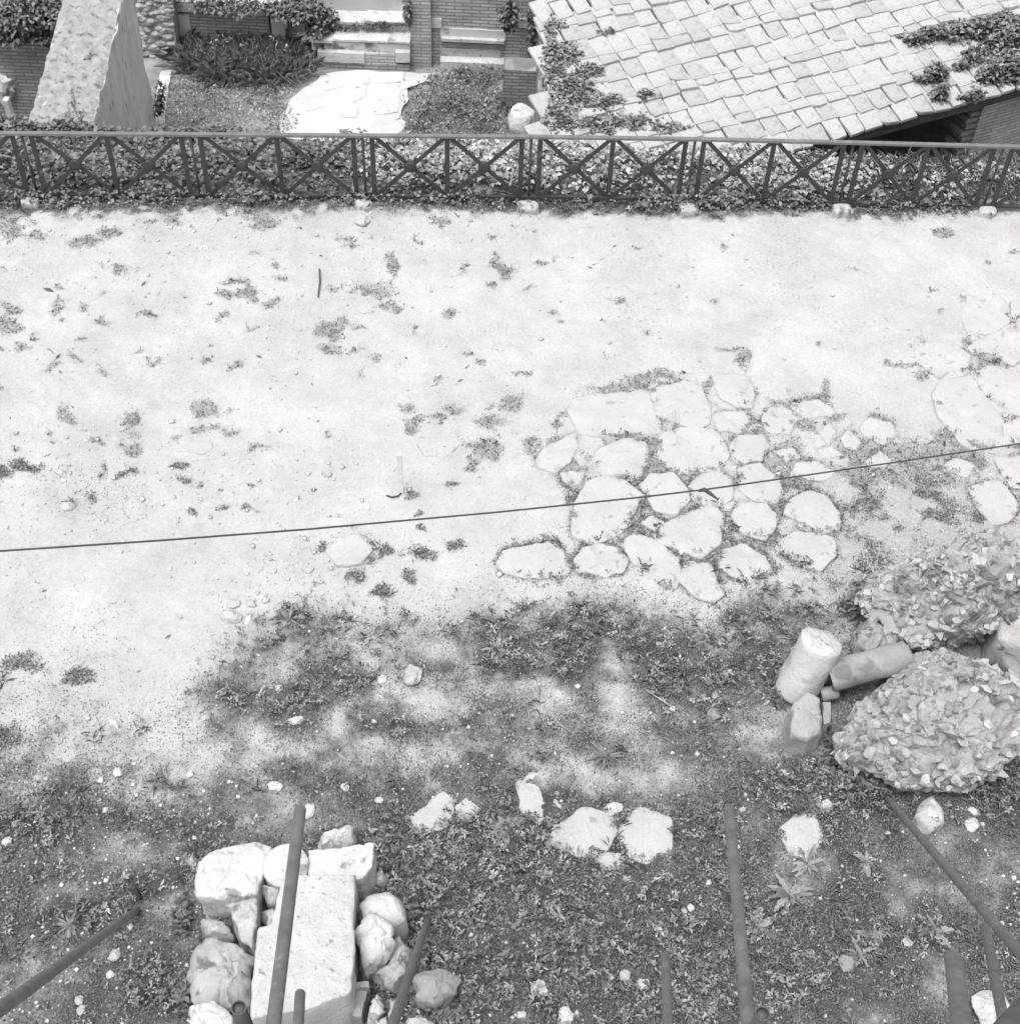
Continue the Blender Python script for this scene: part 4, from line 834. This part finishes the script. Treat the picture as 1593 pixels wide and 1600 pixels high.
for lab, px, py, dd_ in (('open ended pipe standing in the pile\'s lower left', 373, 1574, 6.3), ('open ended pipe beside the foot of the long upright pipe', 1191, 1583, 6.2)):
    t = WD(px, py, dd_); o = pipe(lab, t, (t[0], t[1], .1), .031, .3, 'pipe_d')
for lab, px, py, px2, py2 in (('dark iron stub beyond the left diagonal pipe', 216, 1404, 208, 1388), ('dark iron stub beyond the thin slanting pipe', 664, 1420, 656, 1404)):
    a = W(px, py, .02); b = W(px2, py2, .10); o = link('iron_stub', tube_mesh('iron_stub', [a, b], .032, 14, .8), M['iron']); tagged(o, lab, 'stub', 'iron stubs')
cp = []
for px, py, dist in ((-900, 893, 6.2), (-400, 880, 5.6), (0, 861, 5.1), (250, 844.5, 5.2), (480, 827, 5.35), (780, 800, 5.6), (1000, 777, 5.85), (1100, 765, 6.0), (1200, 751, 6.2), (1400, 722, 6.6), (1593, 693, 7.1), (1950, 636, 8), (2500, 546, 9.5)):
    cp.append(WD(px, py, dist))
tagged(link('wire_cable', tube_mesh('wire_cable', cp, .0036, 8), M['cable']), 'thin dark cable stretched across the whole view', 'cable')
t0 = cp[7]; 
def off(px, py, q): return WD(px, py, np.linalg.norm(q - CAM))
V = tube_mesh('knotted_twig', [off(1090, 767, t0), off(1100, 765, t0), off(1106, 769, t0), off(1114, 775, t0), off(1122, 781, t0)], [.005, .009, .008, .006, .003], 8)
tagged(link('knotted_twig', V, M['twig']), 'short forked dark twig caught on the cable', 'twig')
b = W(627, 771, 0); st_ = MB(); st_.beam((b[0], b[1], -.1), (b[0] - .01, b[1] + .03, .60), .05, .04, (0, 1, 0))
tagged(link('wooden_stake', st_.mesh('wooden_stake'), M['pale_wood']), 'thin white stake standing upright in the dust', 'stake')
b = W(852, 700, 0); st_ = MB(); st_.beam((b[0], b[1], -.05), (b[0] - .02, b[1] + .02, .15), .022, .02, (0, 1, 0))
tagged(link('wooden_peg', st_.mesh('wooden_peg'), M['pale_wood']), 'tiny white peg beside the leftmost paving stone', 'stake')
for lab, pts in (('dark curved stick lying upright on the dust below the fence', ((499, 420), (500, 440), (498, 455), (497, 464))), ('bent dark twig at the foot of the white stake', ((604, 774), (612, 777), (622, 775), (627, 770))),
                 ('long dry stalk lying in the weeds at lower centre', ((828, 1065), (850, 1100), (872, 1130), (905, 1152))), ('short dry stalk pointing at the small stones right', ((1010, 1078), (1030, 1092), (1052, 1106)))):
    q = [W(x, y, .02) for x, y in pts]; pale_ = 'dry stalk' in lab
    tagged(link('dry_twig', tube_mesh('dry_twig', q, [.010, .011, .010, .008][:len(q)] if not pale_ else [.007] * len(q), 7), M['chip' if pale_ else 'twig']), lab, 'twig', 'twigs')

# ------------------------------------------------------------------ rosettes one can pick out
def big_leaf(seed, wid, lob):
    r = np.random.default_rng(seed); n = 8; V = []; F_ = []
    for i in range(n + 1):
        t = i / n; wv = wid * math.sin(math.pi * (t * .92 + .06)) ** .8 * (1 + lob * (1 if i % 2 else -1) * .5)
        z = .42 * t - .5 * t * t; x = t
        V += [(x, -wv, z + .25 * wv), (x, 0, z), (x, wv, z + .25 * wv)]
    for i in range(n):
        for k in (0, 1): a = i * 3 + k; F_.append((a, a + 1, a + 4, a + 3))
    me = mesh_np('leaf', np.array(V), F_, True, np.full(len(V), r.uniform(.14, .30))); me.materials.append(M['leaf']); return me
LFM = {'narrow': [big_leaf(k, .07, .0) for k in range(3)], 'broad': [big_leaf(k + 5, .17, .08) for k in range(3)], 'lobed': [big_leaf(k + 9, .12, .55) for k in range(3)]}
ROS = [(945,1182,.26,'narrow',24,'spiky rosette on bare ground above the low slabs'),(790,1290,.32,'broad',17,'large broad leaved weed left of the low slabs'),(1262,1348,.26,'lobed',14,'ragged rosette at the lower edge of the pale slab right'),(1232,1395,.30,'lobed',18,'wide toothed rosette right of the long upright pipe'),
 (1352,1345,.22,'broad',10,'small broad leaved plant left of the diagonal pipe'),(1456,1452,.30,'lobed',13,'open rosette with a tall leaf left of the stout pipe'),(1182,1447,.28,'lobed',15,'rosette touching the right side of the long upright pipe'),(1362,1466,.26,'broad',14,'leafy clump above the lone round grey stone'),
 (452,972,.26,'narrow',14,'pale bladed rosette in the dark weed patch'),(623,1143,.16,'broad',6,'small four leaved plant below the triangular stone'),(1000,990,.22,'lobed',14,'thistle rosette in the weeds below the paving'),(775,1015,.24,'lobed',16,'curly thistle clump in the middle of the weeds'),
 (690,1580,.24,'broad',12,'broad leaved weed right of the pile at the bottom edge'),(1340,1490,.22,'lobed',12,'rosette beside the lone round grey stone'),(110,1445,.22,'narrow',22,'grassy tuft beside the left diagonal pipe'),(1560,1205,.26,'broad',16,'leafy clump by the right end of the lower rubble')]
for k, (px, py, s, kind, n, lab) in enumerate(ROS):
    p = W(px, py, .03); root = empty('weed_rosette', p); root.location.z = float(relief(p[:1], p[1:2])[0]) - .005; tagged(root, lab, 'plant', 'weed rosettes')
    a0 = random.random() * 6
    for i in range(int(n * 1.5)):
        o = link('leaf', random.choice(LFM[kind]), None, root); L = (.62 if kind == 'broad' else .72) * s * random.uniform(.5, 1.15) * (.6 if i % 3 == 0 else 1)
        o.rotation_euler = (random.gauss(0, .2), random.uniform(-.55, -.0) - (.3 if i % 3 == 0 else 0), a0 + i * 2.4 + random.gauss(0, .2)); o.scale = (L, L * random.uniform(.8, 1.2), L)

# ------------------------------------------------------------------ weeds and grass over the ground
def sample_ground(n, dens_key, bounds=((-8.6, 9.0), (2.6, 16.0))):
    x = rng.uniform(*bounds[0], n); y = rng.uniform(*bounds[1], n); f = fields(x, y)
    px, py = f[0], f[1]; k = {'turf': 2, 'leafy': 3}[dens_key]
    m = (rng.random(n) < f[k]) & (px > -120) & (px < 1720) & (py < 1720) & (y < fence_y(x) + .1)
    return x[m], y[m], f[2][m], f[3][m], py[m]
# thin short turf
parts_ = [sample_ground(1500000, 'turf', ((-6.5, 8.0), (2.6, 10.6))), sample_ground(300000, 'turf', ((-8.6, 9.0), (10.6, 16.0)))]
x, y, tf, lf, py = [np.concatenate(v) for v in zip(*parts_)]; n = len(x); print('turf', n)
P = np.stack([x, y, relief(x, y) - .004], 1)
sz = rng.uniform(.010, .042, n) * (.7 + .5 * tf)
grass = leaf_object('short_grass', P, rng.uniform(0, 6.283, n), rng.uniform(.25, 1.2, n), sz, sz * rng.uniform(.12, .4, n), np.clip(rng.normal(.17, .08, n), .05, .5), M['grass'])
tagged(grass, 'short grass and moss spread thinly over the ground', 'grass', kind='stuff')
# leafy weeds: little rosettes
x, y, tf, lf, py = sample_ground(70000, 'leafy'); n = len(x); print('weeds', n)
kk = rng.integers(5, 11, n); rep = np.repeat(np.arange(n), kk); N = len(rep)
hc = relief(x, y) + rng.uniform(0, .085, n) * (.4 + lf)
base = np.stack([x[rep] + rng.normal(0, .016, N), y[rep] + rng.normal(0, .016, N), hc[rep]], 1)
sz = (rng.uniform(.018, .054, n) * (.65 + .6 * lf))[rep] * rng.uniform(.6, 1.15, N)
ton = np.clip(rng.normal(.205, .09, n), .05, .55)[rep] * rng.uniform(.7, 1.3, N)
weeds = leaf_object('leafy_weeds', base, rng.uniform(0, 6.283, N), rng.uniform(.0, .95, N), sz, sz * rng.uniform(.26, .5, N), ton, M['leaf'])
tagged(weeds, 'low leafy weeds scattered over the dark soil', 'weeds', kind='stuff')
# longer grass tufts
x, y, tf, lf, py = sample_ground(5200, 'leafy'); m = py > 850; x, y = x[m], y[m]; n = len(x); kk = rng.integers(10, 22, n); rep = np.repeat(np.arange(n), kk); N = len(rep)
base = np.stack([x[rep] + rng.normal(0, .03, N), y[rep] + rng.normal(0, .03, N), relief(x, y)[rep]], 1); sz = rng.uniform(.07, .17, N)
tuft = leaf_object('grass_tufts', base, rng.uniform(0, 6.283, N), rng.uniform(.3, 1.2, N), sz, rng.uniform(.005, .010, N), np.clip(rng.normal(.24, .07, N), .08, .45), M['grass'], fold=.1, droop=.35)
tagged(tuft, 'tufts of longer grass among the weeds', 'grass', kind='stuff')

# ------------------------------------------------------------------ gravel
n = 80000; x = rng.uniform(-8.5, 9, n); y = rng.uniform(2.6, 16.2, n); px, py = proj(np.stack([x, y, np.zeros(n)], 1))
wgt = .06 + .75 * np.exp(-(((px - 200) / 330) ** 2 + ((py - 750) / 55) ** 2)) + .8 * np.exp(-(((px - 430) / 110) ** 2 + ((py - 900) / 60) ** 2)) + .18 * (py > 1100) + .35 * (py > 1120) * (px < 340) + .15 * np.exp(-((px - 300) / 300) ** 2 - ((py - 420) / 80) ** 2)
wgt *= .4 + 1.2 * fbm(x * 2, y * 2, s=77)
pd = pave_dist(px, py); m = (rng.random(n) < wgt) & (pd > 1); x, y, px, py = x[m], y[m], px[m], py[m]; n = len(x); print('gravel', n)
O = np.array([(1, 0, 0), (-1, 0, 0), (0, 1, 0), (0, -1, 0), (0, 0, 1), (0, 0, -1)], float); OF = np.array([(0, 2, 4), (2, 1, 4), (1, 3, 4), (3, 0, 4), (2, 0, 5), (1, 2, 5), (3, 1, 5), (0, 3, 5)])
s = np.exp(rng.normal(math.log(.0085), .6, n)).clip(.004, .04); th = rng.uniform(0, 6.28, n)
V = O[None] * (s[:, None, None] * rng.uniform(.6, 1.3, (n, 6, 1))) * np.array([1, 1, .5])
ca, sa = np.cos(th)[:, None], np.sin(th)[:, None]; V = np.stack([V[..., 0] * ca - V[..., 1] * sa, V[..., 0] * sa + V[..., 1] * ca, V[..., 2]], -1)
V += np.stack([x, y, relief(x, y) + s * .3], 1)[:, None]
ton = np.where(rng.random(n) < .3, rng.uniform(.6, .85, n), rng.uniform(.45, .62, n))
gm = leaf_mat('gravel', 1, .9); o = link('gravel', mesh_np('gravel', V.reshape(-1, 3), (OF[None] + (np.arange(n) * 6)[:, None, None]).reshape(-1, 3), False, np.repeat(ton, 6)), gm)
tagged(o, 'fine pale gravel and crumbs strewn over the dust', 'gravel', kind='stuff')

n = 2600; x = rng.uniform(-8.5, 9, n); y = rng.uniform(6, 15.6, n); m = rng.random(n) < .2 + .8 * sst(.45, .7, fbm(x * .9, y * .9, s=120)); x, y = x[m], y[m]; n = len(x)
P = np.stack([x, y, relief(x, y) + .006], 1); sz = np.exp(rng.normal(math.log(.045), .55, n)).clip(.015, .2)
tagged(leaf_object('litter', P, rng.uniform(0, 6.28, n), rng.normal(0, .06, n), sz, np.where(rng.random(n) < .7, .006, sz * .35), np.where(rng.random(n) < .6, rng.uniform(.1, .25, n), rng.uniform(.5, .65, n)), M['grass'], fold=.1, droop=.03), 'dry stalks and leaf litter strewn over the dust', 'litter', kind='stuff')
# ------------------------------------------------------------------ ivy and shrubs
def ivy_cloud(nm, P, size, tone, lab, cat='ivy', tilt=(-.5, .7), mat_='ivy', wr=(.6, .95), up=None):
    N = len(P); sz = rng.uniform(size[0], size[1], N)
    o = leaf_object(nm, P, rng.uniform(0, 6.283, N), rng.uniform(tilt[0], tilt[1], N), sz, sz * rng.uniform(*wr, N), np.clip(rng.normal(1, .42, N), .25, 2.2) * tone, M[mat_], fold=.12)
    return tagged(o, lab, cat, kind='stuff')
# bank behind the fence
N = 60000; x = rng.uniform(-8.5, 9.5, N); fy = fence_y(x); y = fy + rng.uniform(.02, 1, N) ** .8 * (17.35 - fy)
px, py = proj(np.stack([x, y, np.zeros(N)], 1)); dn = fbm(x * 1.6, y * 1.6, s=90)
keep = rng.random(N) < np.clip(.30 + 2.2 * (dn - .42) - .12 * sst(560, 640, px) * sst(900, 830, px) - .2 * sst(1280, 1400, px) + .15 * sst(560, 480, px), .10, 1)
x, y, px, dn = x[keep], y[keep], px[keep], dn[keep]; hgt = (.06 + .6 * np.clip(dn - .3, 0, 1)) * (1 - .5 * sst(1250, 1400, px)) * (1 - .5 * sst(16.6, 17.2, y))
P = np.stack([x, y, relief(x, y) + rng.uniform(0, 1, len(x)) ** .7 * hgt], 1)
ivy_cloud('ivy_bank', P, (.03, .105), (.15 + .16 * sst(480, 640, px)) * (.55 + .9 * fbm(x * 3, y * 3, s=96)), 'ivy and brambles covering the bank behind the iron fence')
# grass on the right part of the bank and stalks
N = 9000; x = rng.uniform(-8, 9.5, N); fy = fence_y(x); y = fy + rng.uniform(.02, 1, N) * (17.3 - fy); px, _ = proj(np.stack([x, y, 0 * x], 1)); m = rng.random(N) < .25 + .75 * sst(1200, 1350, px); x, y = x[m], y[m]; n = len(x)
sz = rng.uniform(.12, .34, n); tagged(leaf_object('bank_grass', np.stack([x, y, relief(x, y)], 1), rng.uniform(0, 6.28, n), rng.uniform(.5, 1.4, n), sz, rng.uniform(.007, .014, n), np.clip(rng.normal(.24, .07, n), .08, .5), M['grass'], fold=.1, droop=.3), 'long dry grass growing on the bank behind the fence', 'grass', kind='stuff')
# ivy creeping through the foot of the fence
pts = []
for px, py, rx, ry, c in ((570, 296, 26, 10, 160), (1050, 300, 50, 14, 420), (1140, 300, 70, 12, 420), (60, 300, 60, 12, 350), (230, 300, 90, 10, 350), (420, 298, 60, 9, 220), (1010, 322, 14, 10, 90), (1250, 312, 40, 8, 150), (1450, 318, 60, 6, 140), (700, 312, 90, 5, 150)):
    a = rng.normal(px, rx * .6, c); b = rng.normal(py, ry * .6, c); z = rng.uniform(.04, .24, c); q = W(a, b, 0); q[:, 2] = 0
    q[:, 1] = np.minimum(q[:, 1], fence_y(q[:, 0]) + .05) - .06 + rng.normal(0, .07, c); q[:, 2] = rng.uniform(0, .22, c) ** 1.3 + .02; pts.append(q)
ivy_cloud('ivy_fringe', np.vstack(pts), (.035, .08), .17, 'dark ivy creeping through the foot of the iron fence')
def px_cloud(lst, plane, hmax, dens):
    out = []
    for px, py, rx, ry in lst:
        c = int(dens * rx * ry); r = np.sqrt(rng.random(c)) * (.75 + .5 * rng.random(c)); t = rng.uniform(0, 6.283, c)
        a = px + np.cos(t) * r * rx; b = py + np.sin(t) * r * ry; kp = (fbm(a * .09, b * .13, s=int(px)) + .35 * rng.random(c) > .34 + .38 * r) ; a, b, r = a[kp], b[kp], r[kp]; c = len(a)
        q = WP(a, b, *plane); q = q + plane[1] * (rng.random(c) ** 1.5 * hmax * np.clip(1.2 - r, .1, 1))[:, None]; out.append(q)
    return np.vstack(out)
ROOFP = (rp(0, 0, .08), nv_)
ivy_cloud('roof_ivy', px_cloud([(862, 105, 18, 40), (880, 85, 30, 22), (895, 140, 42, 26), (875, 180, 30, 26), (940, 160, 40, 16), (860, 60, 8, 40), (985, 190, 50, 12), (930, 195, 50, 14), (920, 110, 26, 12), (1040, 200, 40, 7), (1010, 150, 20, 8), (870, 40, 22, 8), (945, 50, 18, 5)], ROOFP, .10, .8), (.035, .085), .21, 'sparse ivy creeping up the left edge of the tiled roof')
ivy_cloud('roof_ivy', px_cloud([(1470, 58, 60, 10), (1530, 48, 50, 16), (1570, 60, 36, 40), (1575, 110, 34, 24), (1545, 120, 26, 14), (1460, 120, 16, 18), (1465, 150, 16, 12), (1425, 66, 24, 6), (1520, 90, 20, 10), (1500, 105, 16, 6), (1440, 125, 20, 5), (1515, 155, 20, 6)], ROOFP, .3, 1.6), (.05, .10), .19, 'thick dark ivy clump on the right corner of the roof')
# overhanging ivy, court weeds, shrubs
pl_wall = lambda Y: (np.array([0, Y, 0.]), np.array([0, -1., 0]))
ivy_cloud('hanging_ivy', px_cloud([(40, 20, 70, 30), (100, 15, 60, 22), (20, 45, 50, 14), (70, 45, 26, 16)], pl_wall(YL - .05), .5, 1.5), (.05, .10), .15, 'dark ivy hanging over the brick wall at top left', tilt=(-1, .4))
ivy_cloud('hanging_ivy', px_cloud([(380, 2, 110, 6), (470, 12, 40, 14), (500, 30, 26, 22), (505, 60, 14, 16), (480, 80, 20, 14), (495, 95, 9, 16), (445, 10, 30, 10)], pl_wall(Yb - .1), .5, 2.2), (.05, .10), .15, 'dark ivy tumbling over the low brick wall beside the steps', tilt=(-1, .4))
ivy_cloud('wall_ivy', px_cloud([(637, 15, 5, 22), (795, 20, 16, 24), (832, 40, 8, 44), (838, 110, 8, 40), (834, 165, 10, 30)], pl_wall(Yr - .1), .3, 2.2), (.05, .09), .15, 'ivy strands down the brick wall beside the roof edge', tilt=(-1, .4))
CF = (np.array([0, 0, ZF + .02]), np.array([0, 0, 1.]))
P = px_cloud([(380, 110, 90, 24), (400, 85, 60, 30), (340, 100, 50, 26), (450, 110, 40, 22), (300, 90, 18, 22)], CF, .05, 1.5); n = len(P); sz = rng.uniform(.2, .65, n)
tagged(leaf_object('tall_weeds', P, rng.uniform(0, 6.28, n), rng.uniform(.4, 1.5, n), sz, rng.uniform(.004, .012, n), np.clip(rng.normal(.42, .15, n), .1, .7), M['grass'], fold=.1, droop=.35), 'tall tangled weeds in front of the low brick wall', 'weeds', kind='stuff')
P = px_cloud([(370, 95, 70, 30), (440, 100, 30, 24)], CF, .6, .35); ivy_cloud('tall_weed_leaves', P, (.04, .10), .30, 'leafy tangle low among the tall weeds before the brick wall', 'weeds', tilt=(-.3, 1.2), wr=(.2, .5))
P = px_cloud([(350, 165, 110, 50), (300, 140, 50, 30), (420, 150, 40, 26), (440, 190, 30, 26), (290, 190, 50, 26), (252, 185, 16, 26), (330, 130, 40, 14)], CF, .14, .7); ivy_cloud('court_weeds', P, (.03, .085), .31 * (.5 + fbm(P[:, 0] * 2.5, P[:, 1] * 2.5, s=9)), 'pale low weeds over the left half of the court', 'weeds', tilt=(0, 1.2), mat_='grass', wr=(.15, .5))
P = px_cloud([(720, 150, 85, 42), (690, 180, 60, 34), (770, 190, 60, 26), (740, 118, 60, 12), (650, 190, 22, 26), (790, 160, 40, 20)], CF, .22, 1.0); ivy_cloud('court_weeds', P, (.035, .095), .24 * (.4 + 1.1 * fbm(P[:, 0] * 2.5, P[:, 1] * 2.5, s=12)), 'darker weeds filling the court right of the marble floor', 'weeds', tilt=(0, 1.2), mat_='grass', wr=(.2, .6))
P = px_cloud([(250, 150, 5, 32), (170, 180, 9, 16), (247, 165, 7, 14)], pl_wall(20.0), .2, 1.2); ivy_cloud('wall_ivy', P, (.04, .08), .07, 'small ivy patches on the ruined wall face at left', tilt=(-1, .4))
P = px_cloud([(118, 160, 9, 26), (108, 185, 14, 12), (130, 185, 10, 14), (140, 92, 5, 6)], (np.array([0, 0, ZT + .04]), np.array([0, 0, 1.])), .1, 1.0); ivy_cloud('wall_top_weeds', P, (.03, .07), .16, 'sparse weeds along the pale top of the ruined wall', 'weeds', tilt=(0, 1.2), wr=(.2, .6))
P = px_cloud([(560, 42, 60, 5), (600, 38, 40, 4)], pl_wall(Y2 - .05), .1, 1.5); ivy_cloud('step_weeds', P, (.03, .08), .13, 'thin weeds along the ledge of the marble steps', 'weeds', tilt=(0, 1.2), wr=(.2, .6))
# weeds round the rubble and the pile
lst = [(1300, 1180, 14, 40), (1340, 1232, 40, 14), (1420, 1225, 50, 8), (1575, 1200, 30, 26), (1510, 1045, 40, 6), (1335, 950, 30, 16), (1370, 920, 26, 12), (285, 1430, 10, 30), (290, 1560, 8, 30), (645, 1440, 12, 30), (600, 1320, 14, 20), (660, 1500, 14, 30), (700, 1580, 40, 20), (1215, 1090, 8, 20)]
ivy_cloud('clump_weeds', px_cloud(lst, (np.array([0, 0, .02]), np.array([0, 0, 1.])), .14, .7), (.04, .09), .13, 'leafy weeds crowding round the rubble and the stone pile', 'weeds', tilt=(-.2, .9), wr=(.35, .7))
